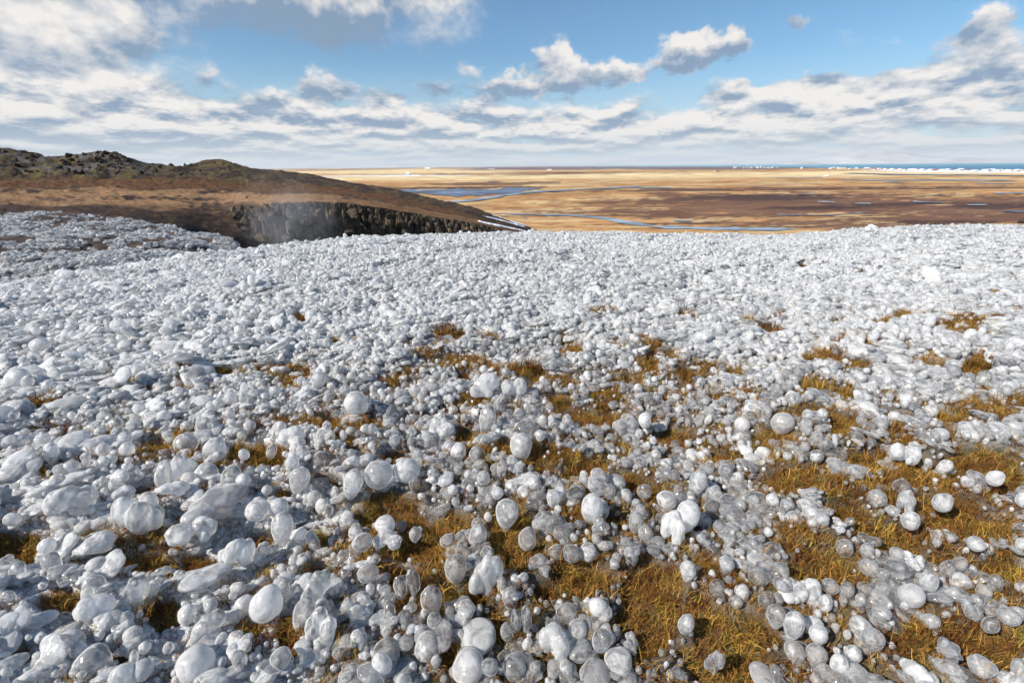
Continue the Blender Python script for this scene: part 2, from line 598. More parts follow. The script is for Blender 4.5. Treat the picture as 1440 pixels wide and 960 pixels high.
def clump_mesh(seed, n, spread, long=1.0, voxel=0.085, flat=1.0):
    """drops frozen into one lump: a union of eggs, remeshed so that they flow together"""
    rg = np.random.default_rng(seed)
    vs = []; fs = []; k = 0
    for i in range(n):
        a = rg.uniform(0, 2 * math.pi); q = math.sqrt(rg.uniform(0, 1)) * spread
        c = np.array([math.cos(a) * q * long, math.sin(a) * q, rg.uniform(-0.35, 0.35) * flat])
        r_ = rg.uniform(0.30, 0.62) * (1.35 if i == 0 else 1)
        v = V3 * np.array([r_ * rg.uniform(0.95, 1.15 * long ** 0.3), r_, r_ * rg.uniform(0.9, 1.2) * flat]) + c
        vs.append(v); fs.append(F3 + k); k += len(V3)
    me_ = mesh_np('clump_tmp', np.vstack(vs), np.vstack(fs))
    ob = bpy.data.objects.new('clump_tmp', me_); COL.objects.link(ob)
    rm = ob.modifiers.new('r', 'REMESH'); rm.mode = 'VOXEL'; rm.voxel_size = voxel
    sm = ob.modifiers.new('s', 'SMOOTH'); sm.iterations = 4; sm.factor = 0.5
    dg = bpy.context.evaluated_depsgraph_get()
    out_ = bpy.data.meshes.new_from_object(ob.evaluated_get(dg))
    bpy.data.objects.remove(ob)
    co = np.zeros(len(out_.vertices) * 3, np.float32); out_.vertices.foreach_get('co', co); co = co.reshape(-1, 3)
    nn = np.zeros(len(out_.vertices) * 3, np.float32); out_.vertices.foreach_get('normal', nn); nn = nn.reshape(-1, 3)
    co = co + nn * (wob(co, seed + 9, 0.07, 1.7) + wob(co, seed + 19, 0.035, 5.0))
    out_.vertices.foreach_set('co', co.ravel().astype(np.float32))
    out_.polygons.foreach_set('use_smooth', np.full(len(out_.polygons), True))
    out_.update(); out_.name = 'ice_lump'
    return out_


BEADS = {'egg': [bead_mesh(i, 'egg') for i in range(1, 6)], 'drop': [bead_mesh(i, 'drop') for i in range(11, 15)], 'tall': [bead_mesh(i, 'tall') for i in range(21, 24)]}
LUMPS = [clump_mesh(31, 6, 0.75), clump_mesh(32, 9, 0.95), clump_mesh(33, 11, 1.0, 1.3), clump_mesh(34, 8, 0.8, 1.4), clump_mesh(35, 13, 1.1, 1.0)]
SLABS = [clump_mesh(41, 10, 0.8, 1.6, flat=0.8), clump_mesh(42, 13, 0.9, 1.6, flat=0.8), clump_mesh(43, 8, 0.65, 1.5, flat=0.9)]
for grp in (*BEADS.values(), LUMPS, SLABS):
    for m_ in grp:
        m_.materials.clear(); m_.materials.append(ICE_CLEAR)

# ---------------------------------------------------------------- named ice pieces, placed where the photograph has them
# x, y of the centre, width, height (photo pixels), form, material, label
C, M, B = 'c', 'm', 'w'
HERO = [
    (245, 664, 64, 48, 'slab', B, 'largest flat topped block of opaque white ice, left foreground'),
    (262, 624, 36, 32, 'egg', M, 'milky dome of ice just above the largest white block'),
    (302, 632, 32, 36, 'egg', M, 'rounded milky ice knob right of the dome above the white block'),
    (290, 667, 36, 36, 'egg', M, 'smooth white ice knob touching the right side of the largest block'),
    (326, 672, 30, 36, 'egg', C, 'clear grey dome of ice second to the right of the largest block'),
    (290, 708, 100, 46, 'lump', M, 'broad whaleback of ice arching below the largest white block'),
    (275, 746, 72, 42, 'lump', M, 'rough clear lump under the whaleback of ice, edging brown grass'),
    (200, 722, 72, 62, 'lump', M, 'wide swirled ice lump left of the whaleback, above brown grass'),
    (90, 706, 88, 56, 'lump', M, 'broad mound of fused ice upper left of the long slanting slab'),
    (133, 738, 76, 26, 'slab', M, 'long slanting slab of ice above the left grass patch'),
    (362, 718, 34, 34, 'egg', M, 'round white ice knob at the right end of the whaleback'),
    (392, 713, 28, 28, 'egg', M, 'smaller round ice knob just right of the whaleback end'),
    (397, 745, 30, 50, 'tall', M, 'tall grey ice bulb standing below two round knobs, left foreground'),
    (331, 776, 50, 46, 'lump', B, 'pale cone shaped ice lump above the lump with an icicle'),
    (285, 808, 76, 40, 'slab', M, 'overhanging arch of ice with an icicle dripping from its left end'),
    (137, 797, 36, 32, 'egg', B, 'upper opaque knob of the white pair beside the left grass patch'),
    (133, 822, 34, 34, 'egg', M, 'lower knob of the white pair beside the left grass patch'),
    (100, 809, 38, 28, 'egg', C, 'glassy ice bead with bright rim left of the white pair'),
    (7, 800, 22, 28, 'egg', C, 'clear bead cut by the left edge below the grass patch'),
    (25, 803, 26, 30, 'egg', C, 'clear bead second from the left edge below the grass patch'),
    (180, 838, 48, 50, 'lump', M, 'brown tinted clump of ice right of the white pair of knobs'),
    (135, 862, 40, 30, 'drop', M, 'slanting ice drop pointing down left among brown grass'),
    (375, 848, 45, 54, 'egg', B, 'large smooth white egg of ice right of the icicle arch'),
    (427, 866, 32, 50, 'tall', M, 'upright milky ice egg right of the large white egg'),
    (456, 884, 42, 60, 'lump', M, 'heaped milky ice column right of the upright egg'),
    (282, 884, 58, 44, 'lump', M, 'double humped white ice lump below the icicle arch'),
    (276, 934, 58, 62, 'egg', B, 'large oval white ice bulb near the bottom, left foreground'),
    (130, 932, 56, 58, 'egg', M, 'large rounded ice bulb at the bottom left corner area'),
    (75, 890, 96, 46, 'slab', B, 'long white ribbed block of ice near the lower left edge'),
    (78, 955, 56, 30, 'lump', B, 'white ice dome cut by the bottom edge at the far left'),
    (437, 826, 44, 48, 'lump', M, 'clouded ice ball above the upright milky egg'),
    (30, 577, 46, 32, 'egg', M, 'broad smooth ice bulge at the left edge, above the mound'),
    (92, 624, 42, 34, 'slab', B, 'bright oblong white ice lump left of the small brown gap'),
    (56, 486, 32, 22, 'egg', B, 'opaque white bump high on the left slope'),
    (287, 566, 36, 22, 'egg', B, 'white rounded bump in the middle of the left ice slope'),
    (533, 668, 40, 44, 'egg', M, 'left one of twin ice domes above the orange grass'),
    (573, 662, 36, 38, 'egg', M, 'right one of twin ice domes above the orange grass'),
    (496, 682, 26, 42, 'tall', M, 'slanting ice finger left of the twin domes'),
    (541, 737, 28, 28, 'egg', M, 'frosty bead resting on a ragged clump in the orange grass'),
    (550, 758, 40, 30, 'lump', M, 'ragged glassy clump in the orange grass under a frosty bead'),
    (510, 764, 28, 30, 'drop', C, 'clear cone shaped ice drop with bright edges, lower middle left'),
    (584, 752, 16, 24, 'drop', C, 'lone small ice drop on grass right of the ragged clump'),
    (628, 760, 18, 20, 'egg', C, 'lone glassy ring like bead alone on the mossy grass'),
    (672, 757, 24, 36, 'tall', M, 'pale ice egg leaning over grass below the wide ice bank'),
    (641, 802, 30, 42, 'tall', C, 'clear ice bead with swirls left of the frosted pinkish lump'),
    (677, 806, 46, 54, 'lump', B, 'frosted pinkish white lump with ribbed surface, lower middle'),
    (713, 727, 30, 64, 'drop', M, 'long teardrop of ice with pointed lower end, centre foreground'),
    (742, 757, 24, 34, 'egg', M, 'smooth ice egg just right of the long teardrop'),
    (766, 734, 42, 42, 'lump', C, 'bluish glassy lump right of the smooth egg'),
    (833, 719, 29, 50, 'tall', B, 'tall opaque white ice egg, centre right foreground'),
    (733, 630, 30, 40, 'tall', B, 'brightest upright white ice egg in the middle of the photo'),
    (867, 679, 26, 26, 'egg', M, 'round silvery bead beside dark grass, upper of a stacked pair'),
    (878, 698, 22, 24, 'egg', M, 'round silvery bead, lower of a stacked pair beside dark grass'),
    (937, 702, 28, 28, 'egg', M, 'round bluish bead above the big white egg, right of centre'),
    (951, 744, 34, 46, 'lump', B, 'big smooth white mass under a bluish bead, right of centre'),
    (966, 728, 32, 50, 'tall', B, 'large leaning white bulb right of centre, heading a ridge of ice'),
    (894, 736, 20, 32, 'tall', C, 'narrow clear bead left of the big smooth white mass'),
    (782, 776, 22, 24, 'egg', C, 'small swirled bead left of a slanting drop over mossy grass'),
    (804, 781, 24, 30, 'drop', C, 'slanting clear drop over mossy grass, lower middle'),
    (827, 777, 26, 28, 'egg', M, 'bright round bead at the edge of mossy grass, lower middle'),
    (607, 847, 29, 46, 'tall', C, 'tall dark glass egg standing alone, bottom middle'),
    (518, 806, 30, 30, 'egg', C, 'clear round bead with bright rim, lower middle left'),
    (506, 855, 44, 44, 'lump', M, 'pair of fused clear beads left of the tall dark glass egg'),
    (542, 918, 40, 46, 'egg', C, 'large round transparent disc shaped bead near the bottom'),
    (602, 910, 36, 46, 'egg', M, 'rounded clear bead with white lower rim near the bottom'),
    (718, 843, 22, 32, 'tall', C, 'slender bead on a stack of ice, bottom middle'),
    (735, 872, 28, 40, 'lump', C, 'knobbly stack of ice under the slender bead'),
    (797, 861, 28, 32, 'egg', C, 'grey domed bead topping the white cluster, bottom middle'),
    (812, 884, 26, 32, 'egg', M, 'pale bead just below the grey domed bead'),
    (785, 904, 42, 50, 'lump', B, 'dense white cluster of fused beads at the bottom middle'),
    (815, 915, 34, 34, 'egg', C, 'round clear bead right of the dense white cluster'),
    (845, 903, 26, 40, 'tall', C, 'upright clear bead second right of the dense white cluster'),
    (870, 928, 38, 36, 'egg', M, 'pair of pale beads near the bottom, right of the upright bead'),
    (723, 937, 32, 42, 'egg', C, 'smooth clear egg at the bottom, right of the white dome'),
    (660, 938, 46, 52, 'egg', B, 'large white dome of ice at the bottom middle'),
    (672, 896, 52, 38, 'egg', M, 'brownish smooth dome of ice behind the white dome'),
    (713, 888, 18, 28, 'egg', C, 'slim sparkling bead behind the smooth clear egg'),
    (753, 911, 14, 18, 'egg', C, 'tiny glass bead with dark centre, bottom middle'),
    (753, 941, 14, 26, 'tall', C, 'narrow bright rimmed bead at the bottom, right of the smooth egg'),
    (838, 951, 44, 32, 'egg', C, 'dark clear dome cut by the bottom edge, middle right'),
    (497, 953, 42, 34, 'egg', B, 'smooth white dome cut by the bottom edge, left of the round disc'),
    (575, 822, 36, 42, 'lump', C, 'faint brown tinted clump above the tall dark glass egg'),
    (981, 680, 23, 36, 'tall', M, 'white oval bead on end above the leaning white bulb'),
    (1023, 706, 25, 27, 'egg', C, 'round clear bead heading a ridge, right of the oval bead'),
    (1009, 698, 26, 26, 'lump', C, 'grey ice knot left of the round clear bead'),
    (1117, 731, 27, 26, 'egg', M, 'pale round bead on top of the second ridge'),
    (1062, 735, 24, 26, 'egg', C, 'glassy round bead between two ridges of ice'),
    (1070, 792, 40, 34, 'egg', B, 'bright ice dome at the lower end of the first ridge'),
    (1155, 745, 24, 20, 'egg', C, 'clear bead right of the pale round bead on the second ridge'),
    (1188, 771, 26, 28, 'egg', C, 'clear bead at the lower end of the second ridge'),
    (1219, 775, 20, 24, 'egg', M, 'glossy bead with white left flank, alone at the ridge end'),
    (1234, 701, 28, 28, 'egg', M, 'round white bead embedded in the upper right ridge'),
    (1326, 706, 29, 31, 'egg', M, 'prominent round bead topping the right hand ridge'),
    (1280, 731, 28, 30, 'egg', M, 'silvery oval bead hanging at the lower end of the upper ridge'),
    (1278, 707, 26, 36, 'lump', M, 'pointed ice lump directly above the silvery oval bead'),
    (1317, 763, 13, 16, 'drop', C, 'tiny single bead alone on orange grass, right side'),
    (1373, 765, 28, 24, 'egg', M, 'round pinkish white bead alone on grass near the right edge'),
    (1400, 672, 26, 25, 'egg', B, 'smooth white round bead by the right edge above a ridge'),
    (1306, 817, 28, 34, 'egg', M, 'large flattened round bead leaning on the white ball'),
    (1282, 838, 40, 38, 'egg', B, 'large white ball of ice with a small drip, lower right'),
    (1222, 798, 27, 27, 'egg', C, 'round bead heading the lower right pile'),
    (1262, 779, 24, 22, 'egg', C, 'dim round bead behind the icy blue lump'),
    (1286, 789, 34, 24, 'lump', M, 'icy blue sparkling lump above the large white ball'),
    (1332, 799, 22, 28, 'egg', C, 'left bead of a dark glass pair, lower right'),
    (1350, 793, 22, 24, 'egg', C, 'right bead of a dark glass pair, lower right'),
    (1419, 867, 36, 31, 'egg', C, 'big clear bead with white crescent near the right edge'),
    (1393, 879, 26, 30, 'egg', C, 'clear bead just left of the big crescent bead'),
    (1368, 858, 34, 30, 'lump', C, 'violet tinted lump left of the clear bead near the right edge'),
    (1309, 874, 26, 26, 'drop', M, 'white rimmed bead standing on a long icicle, lower right'),
    (1294, 866, 14, 14, 'egg', C, 'small bead joined to the white rimmed bead on an icicle'),
    (1239, 862, 28, 28, 'drop', C, 'round glass bead with white foot, lower right'),
    (1167, 827, 25, 28, 'drop', C, 'dark glass bead heading the middle right cluster'),
    (1190, 832, 20, 28, 'tall', C, 'pointed glass bead right of the dark glass bead'),
    (1009, 827, 25, 29, 'egg', C, 'round rimmed bead left of the orange gap, lower right'),
    (1035, 846, 20, 22, 'egg', C, 'small round rimmed bead left of the white crowned mound'),
    (1076, 845, 20, 28, 'tall', C, 'narrow bead below the bright ridge end dome'),
    (1117, 832, 42, 36, 'lump', M, 'white crowned mound of fused beads, lower right'),
    (1091, 868, 27, 40, 'tall', C, 'tall milky bead left one of two over green grass'),
    (1116, 881, 28, 44, 'tall', M, 'tall milky bead right one of two over green grass'),
    (1151, 892, 28, 32, 'egg', B, 'bright white round bead right of two tall beads'),
    (1227, 899, 34, 38, 'egg', C, 'large clear sphere in the lower right pile'),
    (1200, 920, 24, 30, 'egg', M, 'grey bead left of the large clear sphere'),
    (1179, 937, 26, 38, 'tall', M, 'tilted ice finger near the bottom, right side'),
    (1288, 944, 58, 44, 'lump', B, 'thick white heap of ice cut by the bottom edge, right'),
    (1345, 952, 56, 30, 'lump', M, 'ridged ice lump at the bottom right of the white heap'),
    (1002, 927, 26, 34, 'lump', C, 'small stack of beads in green grass near the bottom'),
    (1433, 939, 24, 38, 'egg', M, 'pale bead cut by the right edge near the bottom corner'),
    (1436, 764, 16, 26, 'egg', M, 'white bead cut by the right edge halfway down'),
    (1074, 950, 44, 20, 'egg', B, 'white dome barely rising at the bottom edge, right of green grass'),
    (907, 591, 18, 23, 'egg', M, 'small bright oval bead standing clear, right of the picture centre'),
    (1100, 597, 32, 32, 'tall', B, 'leaning white bulb crowning a mound, middle right'),
    (1044, 597, 22, 23, 'egg', B, 'white rimmed round bead left of the leaning white bulb'),
    (1161, 568, 30, 24, 'egg', B, 'left most of three white bulbs in a row, middle right'),
    (1182, 572, 26, 22, 'egg', B, 'middle one of three white bulbs in a row, middle right'),
    (1238, 596, 24, 20, 'egg', M, 'last bead at the right end of a white row, middle right'),
    (1160, 628, 18, 28, 'drop', C, 'bell shaped clear bead between two mounds, middle right'),
    (1275, 640, 44, 32, 'lump', B, 'white hooded lump above the brown gap, middle right'),
    (1064, 640, 50, 26, 'lump', B, 'white saddle shaped lump below the leaning white bulb'),
    (500, 567, 33, 36, 'egg', M, 'smooth pale dome above a small brown gap, left of centre'),
    (460, 617, 26, 34, 'lump', M, 'ringed ice knob between brown gaps, left of centre'),
    (452, 646, 24, 26, 'egg', C, 'ringed clear bead directly below the ringed knob'),
    (421, 676, 28, 38, 'tall', M, 'smooth grey bulb right of the brown tangle, left of centre'),
    (382, 634, 14, 22, 'egg', C, 'small ring shaped bead in the brown tangle, left of centre'),
    (515, 606, 26, 26, 'lump', B, 'white frilled lump below the smooth pale dome'),
    (645, 636, 22, 28, 'egg', M, 'rounded upright bead left of the bright white egg'),
    (677, 541, 40, 32, 'lump', B, 'largest white mound in the middle distance, left part'),
    (725, 545, 34, 28, 'lump', B, 'large white mound in the middle distance, right part'),
]


def variants(form):
    return {'egg': BEADS['egg'], 'drop': BEADS['drop'], 'tall': BEADS['tall'], 'lump': LUMPS, 'slab': SLABS}[form]


EXT = {}


def ext(me_):
    if me_.name not in EXT:
        co = np.zeros(len(me_.vertices) * 3, np.float32); me_.vertices.foreach_get('co', co); co = co.reshape(-1, 3)
        EXT[me_.name] = (co.min(0), co.max(0))
    return EXT[me_.name]


MATS = {'c': ICE_CLEAR, 'm': ICE_MILKY, 'w': ICE_WHITE}


def ice_object(name, me_, loc, scale, rot, mat, label, cat, group):
    ob = bpy.data.objects.new(name, me_)
    link(ob)
    ob.location = loc; ob.scale = scale; ob.rotation_euler = rot
    s = ob.material_slots[0]; s.link = 'OBJECT'; s.material = MATS[mat]
    tagged(ob, label, cat, group)
    return ob


hero_xy = []
ICICLE_AT = {'overhanging arch of ice with an icicle dripping from its left end': (-26, 34, 9), 'white rimmed bead standing on a long icicle, lower right': (4, 50, 11),
             'large white ball of ice with a small drip, lower right': (-2, 10, 6)}
for i, (px, py, w, h, form, mt, lab) in enumerate(HERO):
    me_ = variants(form)[i % len(variants(form))]
    lo, hi = ext(me_)
    base = hit_ground(px, py + h * 0.30)
    depth = float(base @ FWD)
    # a wide lens stretches round things towards the corners of the picture
    ch = 1 / math.sqrt(1 + ((px - 720) / F) ** 2); cv = 1 / math.sqrt(1 + ((py - 480) / F) ** 2)
    sw = w * depth / F * ch * 1.04; sh = h * depth / F * cv
    # vertical size as seen from above at this slope
    d = ray(px, py); el = math.asin(-d[2] / np.linalg.norm(d))
    sx = sw / (hi[0] - lo[0]); sy = sx * (0.9 if form in ('lump', 'slab') else 1.0)
    vy = sy * (hi[1] - lo[1])
    zz = (sh ** 2 - (vy * math.sin(el)) ** 2)
    vz = math.sqrt(max(zz, (0.5 * sh) ** 2)) / max(math.cos(el), .5)
    vz = min(vz, 1.9 * sw)
    szz = vz / (hi[2] - lo[2])
    lift = vz * 0.42
    c = hit_ground(px, py, lift)
    az_c = math.atan2(c[0], c[1])
    rz = -az_c + (R(18) if px < 560 and form == 'slab' else 0)
    rx = random.uniform(-.12, .12); ry = random.uniform(-.12, .12) + (0.25 if px < 500 else 0.0)
    name = 'ice_lump' if form in ('lump', 'slab') else 'ice_bead'
    z = c[2] - (lo[2] + hi[2]) / 2 * szz
    hero_xy.append((c[0], c[1], max(sw, vy) * 0.5))
    ob = ice_object(name, me_, (c[0], c[1], z), (sx, sy, szz), (rx, ry, rz), mt, lab, 'ice lump' if name == 'ice_lump' else 'ice bead', 'large frozen drops and lumps of ice in the foreground')
    if lab in ICICLE_AT:
        dx, dl, wd = ICICLE_AT[lab]
        L = dl * depth / F * 1.25; rad = wd * depth / F * 0.5
        n = 12; zz_ = np.linspace(0, 1, 9); ang = np.linspace(0, 2 * math.pi, n, endpoint=False)
        prof = rad * (1 - zz_ * 0.45) * (1 + 0.22 * np.sin(zz_ * 14))
        iv = np.array([[p_ * math.cos(a), p_ * math.sin(a), -q * L] for q, p_ in zip(zz_, prof) for a in ang])
        fcs = np.array([[r_ * n + k, r_ * n + (k + 1) % n, (r_ + 1) * n + (k + 1) % n, (r_ + 1) * n + k] for r_ in range(8) for k in range(n)])
        im = mesh_np('icicle', iv, fcs, ICE_MILKY)
        ic = bpy.data.objects.new('icicle', im); link(ic, ob)
        bpy.context.view_layer.update()
        off = Vector((RT * dx * depth / F).tolist())
        wm = Matrix.Translation(Vector((c[0], c[1], c[2] - vz * 0.25)) + off - Vector((0, depth * .01, 0)))
        ic.matrix_parent_inverse = ob.matrix_world.inverted(); ic.matrix_world = wm

# ---------------------------------------------------------------- the rest of the ice
TUS = [(422, 449, 20, 'brown', 'small rusty tuft poking through ice left of centre, upper slope'), (470, 482, 18, 'dark', 'dark thin tuft in the ice right of the small rusty tuft'),
       (626, 467, 46, 'brown', 'wide rusty brown strip tuft high on the slope left of centre'), (652, 518, 16, 'brown', 'tiny golden tuft between white lumps, centre left'),
       (806, 485, 40, 'brown', 'broad golden brown tussock near the middle of the ice field'), (743, 522, 34, 'dark', 'dark brown tangled tuft below left of the broad golden tussock'),
       (786, 557, 30, 'brown', 'rusty tuft hidden under ice in the middle of the field'), (917, 506, 18, 'brown', 'upright brown tuft with a tall stem right of the middle'),
       (965, 522, 28, 'brown', 'golden tuft with bare stalks right of the upright brown tuft'), (1083, 455, 42, 'dark', 'long low dark brown tuft in upper right ice field'),
       (1135, 503, 24, 'brown', 'golden tuft below the long low dark tuft'), (1313, 457, 14, 'dark', 'left tuft of a small dark pair, upper right'),
       (1336, 452, 14, 'dark', 'right tuft of a small dark pair, upper right'), (1376, 508, 36, 'dark', 'dark brown round tussock in bluish shaded ice, right side'),
       (1395, 504, 12, 'brown', 'little golden tuft right beside the dark round tussock'), (1272, 486, 18, 'brown', 'orange tuft at the foot of a white bulb, right side'),
       (1205, 380, 18, 'dark', 'dark tuft high on the slope, right one of two'), (1125, 371, 18, 'dark', 'dark tuft high on the slope, left one of two'),
       (1044, 377, 10, 'brown', 'tiny brown speck of grass high above the middle right'), (1399, 411, 14, 'brown', 'brown tuft near the right edge, upper slope'),
       (1425, 384, 12, 'brown', 'short tuft close to the right edge just under the crest'), (800, 360, 18, 'brown', 'brown stalks just below the middle of the crest'),
       (1190, 551, 30, 'brown', 'rusty tuft right one of two side by side, middle right'), (1142, 548, 40, 'brown', 'rusty tuft left one of two side by side, middle right'),
       (312, 524, 26, 'brown', 'flat reddish tuft on the left ice slope'), (906, 440, 10, 'brown', 'small tuft on a twig above the golden tussock'),
       (1395, 533, 14, 'brown', 'orange tuft between ice lumps below the dark round tussock'), (1338, 580, 30, 'brown', 'ragged brown tuft below the right hand ice band')]
TUS_XY = [(q[0], q[1], q[2]) for q in TUS]


def jitter_cells(cell, x0, x1, y0, y1):
    xs = np.arange(x0, x1, cell); ys = np.arange(y0, y1, cell)
    Xc, Yc = np.meshgrid(xs, ys)
    Xc = Xc + rng.uniform(-.5, .5, Xc.shape) * cell; Yc = Yc + rng.uniform(-.5, .5, Yc.shape) * cell
    return Xc.ravel(), Yc.ravel()


def wedge(x, y, r0, r1, half=1.08):
    r = np.hypot(x, y); t = np.abs(np.arctan2(x, y))
    return (r > r0) & (r < r1) & (t < half)


pts = []          # x, y, r, tier, screen-left weight, patch


def bare_gaps(x, y):
    """small ragged holes in the ice where tufts come through, fewer to the left and up the slope"""
    sx0, sy0, _ = screen_xy(x, y)
    b = sstep(fbm(x * 4.2 + 31, y * 6.0, 3, 23), .632, .69)
    return b * sstep(sy0 + .10 * sx0, 470, 600) * np.interp(sx0, [100, 600], [.45, 1.0])



def tier(cell, r0, r1, rlo, rhi, keep, power=1.0, pmax=0.35, code=0):
    x, y = jitter_cells(cell, -r1, r1, 0.05, r1)
    k = wedge(x, y, r0, r1); x = x[k]; y = y[k]
    k = rng.uniform(size=len(x)) < keep; x = x[k]; y = y[k]
    pm = patch_mask(x, y, .22 if code in (0, 3) else 0.0)
    k = pm < pmax + rng.uniform(-.18, .18, len(x)) * (pmax > .15); x, y, pm = x[k], y[k], pm[k]
    if code in (1, 3) and r0 < 2:          # ragged thin places where the turf shows between the drops
        sx0, sy0, _ = screen_xy(x, y)
        bare = sstep(fbm(x * 6.5 + 3, y * 8.5, 3, 19), .50, .60) * sstep(sy0 + .12 * sx0, 560, 760)
        k = rng.uniform(size=len(x)) > bare * np.interp(sx0, [200, 700, 1100], [.12, .36, .46])
        x, y, pm = x[k], y[k], pm[k]
    k = rng.uniform(size=len(x)) > bare_gaps(x, y) * (.92 if code != 2 else .5)
    x, y, pm = x[k], y[k], pm[k]
    rad = rlo + (rhi - rlo) * rng.uniform(size=len(x)) ** power
    rad = rad * (1 - 0.35 * pm)
    pts.append((x, y, rad, np.full(len(x), code), pm))


# big lumps, beads, small beads; a little larger up the slope
tier(0.17, 0.9, 3.0, .030, .056, 0.50, 1.8, 0.10, 0)
tier(0.046, 0.7, 3.0, .013, .027, 0.90, 1.7, 0.20, 1)
tier(0.024, 0.7, 3.0, .005, .011, 0.75, 1.2, 0.55, 2)
tier(0.060, 0.7, 3.0, .026, .040, 0.78, 1.0, 0.12, 3)      # low crust of ice the drops stand on
tier(0.14, 3.0, 17, .030, .055, 0.62, 1.6, 0.12, 0)
tier(0.050, 3.0, 17, .014, .030, 0.95, 1.6, 0.25, 1)
tier(0.036, 3.0, 7, .008, .014, 0.60, 1.2, 0.5, 2)
tier(0.075, 3.0, 17, .040, .060, 0.92, 1.0, 0.12, 3)
# thick white rime along the crest on the left, nearest the spray
ta = rng.uniform(_ca[0], azt(440.0, 330.0)[0], 1500)
rcr = np.interp(ta, _ca, _rc) * rng.uniform(.80, 1.06, 1500)
pts.append((np.sin(ta) * rcr, np.cos(ta) * rcr, rng.uniform(.05, .10, 1500), np.full(1500, 4), np.zeros(1500)))
gx0, gy0 = jitter_cells(0.13, -13, 13, 0.05, 13)
kk_ = wedge(gx0, gy0, 2.0, 13); gx0, gy0 = gx0[kk_], gy0[kk_]
sx0, sy0, _ = screen_xy(gx0, gy0)
kk_ = (rng.uniform(size=len(gx0)) < np.maximum(.8 * (1 - sstep(sx0 + (sy0 - 400) * 1.2, 250, 650)), .5 * (1 - sstep(sy0, 380, 470)))) & (patch_mask(gx0, gy0, .3) < .05)
gx0, gy0 = gx0[kk_], gy0[kk_]
pts.append((gx0, gy0, rng.uniform(.045, .085, len(gx0)), np.full(len(gx0), 4), np.zeros(len(gx0))))
px_, py_, rad_, tier_, pm_ = (np.concatenate([p[i] for p in pts]) for i in range(5))
# keep the hand placed pieces free
keep = np.ones(len(px_), bool)
for hx, hy, hr in hero_xy:
    dd = np.hypot(px_ - hx, py_ - hy)
    keep &= ~((dd < hr * 0.80 + rad_ * 0.5) & (tier_ < 2)) & ~((dd < hr * 0.7) & (tier_ < 3)) & ~((dd < hr * 1.25) & ((tier_ == 0) | (tier_ == 4)))
for (tx, ty, tw) in TUS_XY:
    c = hit_ground(tx, ty + 3); w_t = tw * float(c @ FWD) / F * .5
    tdir = math.atan2(c[0], c[1]); dx = px_ - c[0]; dy = py_ - c[1]
    lat = dx * math.cos(tdir) - dy * math.sin(tdir); lon = dx * math.sin(tdir) + dy * math.cos(tdir)
    keep &= ~(((lat / (w_t + .01)) ** 2 + ((lon + w_t * .5) / (w_t * 1.6 + .02)) ** 2) < 1)
px_, py_, rad_, tier_, pm_ = (a[keep] for a in (px_, py_, rad_, tier_, pm_))
sx_, sy_, _ = screen_xy(px_, py_)
left = 1 - sstep(sx_, 250, 800)
up = sstep(-sy_, -620, -430)
fused = np.clip(left * 0.8 + up * 0.55, 0, 1)
n = len(px_)
tone = (fbm(px_ * .55, py_ * 1.1, 3, 77) - .5) * 2.2
u = rng.uniform(size=n)
PROTO = BEADS['egg'] + BEADS['drop'] + BEADS['tall'] + LUMPS + SLABS      # 5 + 4 + 3 + 5 + 3
pid = np.zeros(n, int)
islump = (tier_ == 3) | (tier_ == 4) | ((tier_ == 0) & (u < 0.93)) | ((tier_ == 1) & (u < 0.32 + 0.30 * fused))
slab = islump & (rng.uniform(size=n) < 0.15 + 0.45 * left)
pid[:] = rng.integers(0, 5, n)
v_ = rng.uniform(size=n)
pid = np.where(v_ < 0.30, rng.integers(5, 9, n), pid)
pid = np.where(v_ > 0.82, rng.integers(9, 12, n), pid)
pid = np.where(islump, rng.integers(12, 17, n), pid)
pid = np.where(slab, rng.integers(17, 20, n), pid)
zgr = ground(px_, py_, pm_)
lift_ = np.where((tier_ == 3) | (tier_ == 4), 0.15, np.where(islump, 0.45, 0.95)) * rad_ + np.where(tier_ == 2, rng.uniform(0, .012, n), rng.uniform(0, 0.018, n))
zc = zgr + lift_
scl = np.stack([rad_ * rng.uniform(.88, 1.15, n), rad_ * rng.uniform(.88, 1.1, n), rad_ * rng.uniform(.88, 1.2, n)], -1)
az_p = np.arctan2(px_, py_)
rot = np.stack([rng.normal(0, .22, n), rng.normal(0, .22, n) + 0.35 * left, rng.uniform(-math.pi, math.pi, n)], -1)
rot[:, 2] = np.where(slab, -az_p + R(20) + rng.normal(0, .25, n), rot[:, 2])
scl = np.where(islump[:, None], scl * np.array([1, 1, .85]), scl)
scl = np.where((tier_ == 4)[:, None], scl * np.array([1, 1, .6]), scl)
scl = np.where((tier_ == 3)[:, None], scl * np.array([1, 1, .55]), scl)
scl = np.where((islump & (tier_ != 3))[:, None], scl * np.stack([np.ones(n), np.ones(n), 1 - .35 * np.clip(up + left * .5, 0, 1)], -1), scl)
scl = np.where((pid >= 17)[:, None], scl * np.array([.8, .85, 1.0]), scl)
# material: whiter on the left and up the slope, clear to the lower right
white_p = 0.14 + 1.05 * left + 0.45 * up + 0.15 * (tier_ == 0) + tone * .45 * (up + left * .6)
white_p = np.clip(white_p, 0.03, 1.5) * np.where((tier_ == 3) & (up < .5) & (left < .7), 0.25, 1.0)
clearer = (tier_ == 3) & (up < .5) & (left < .7)
w_ = rng.uniform(size=n)
mat_id = np.where((tier_ == 4) | (w_ < white_p * 0.55), 2, np.where(w_ < white_p * 0.55 + np.where(clearer, 0.15, 0.40) + 0.2 * up + .15 * tone, 1, 0))

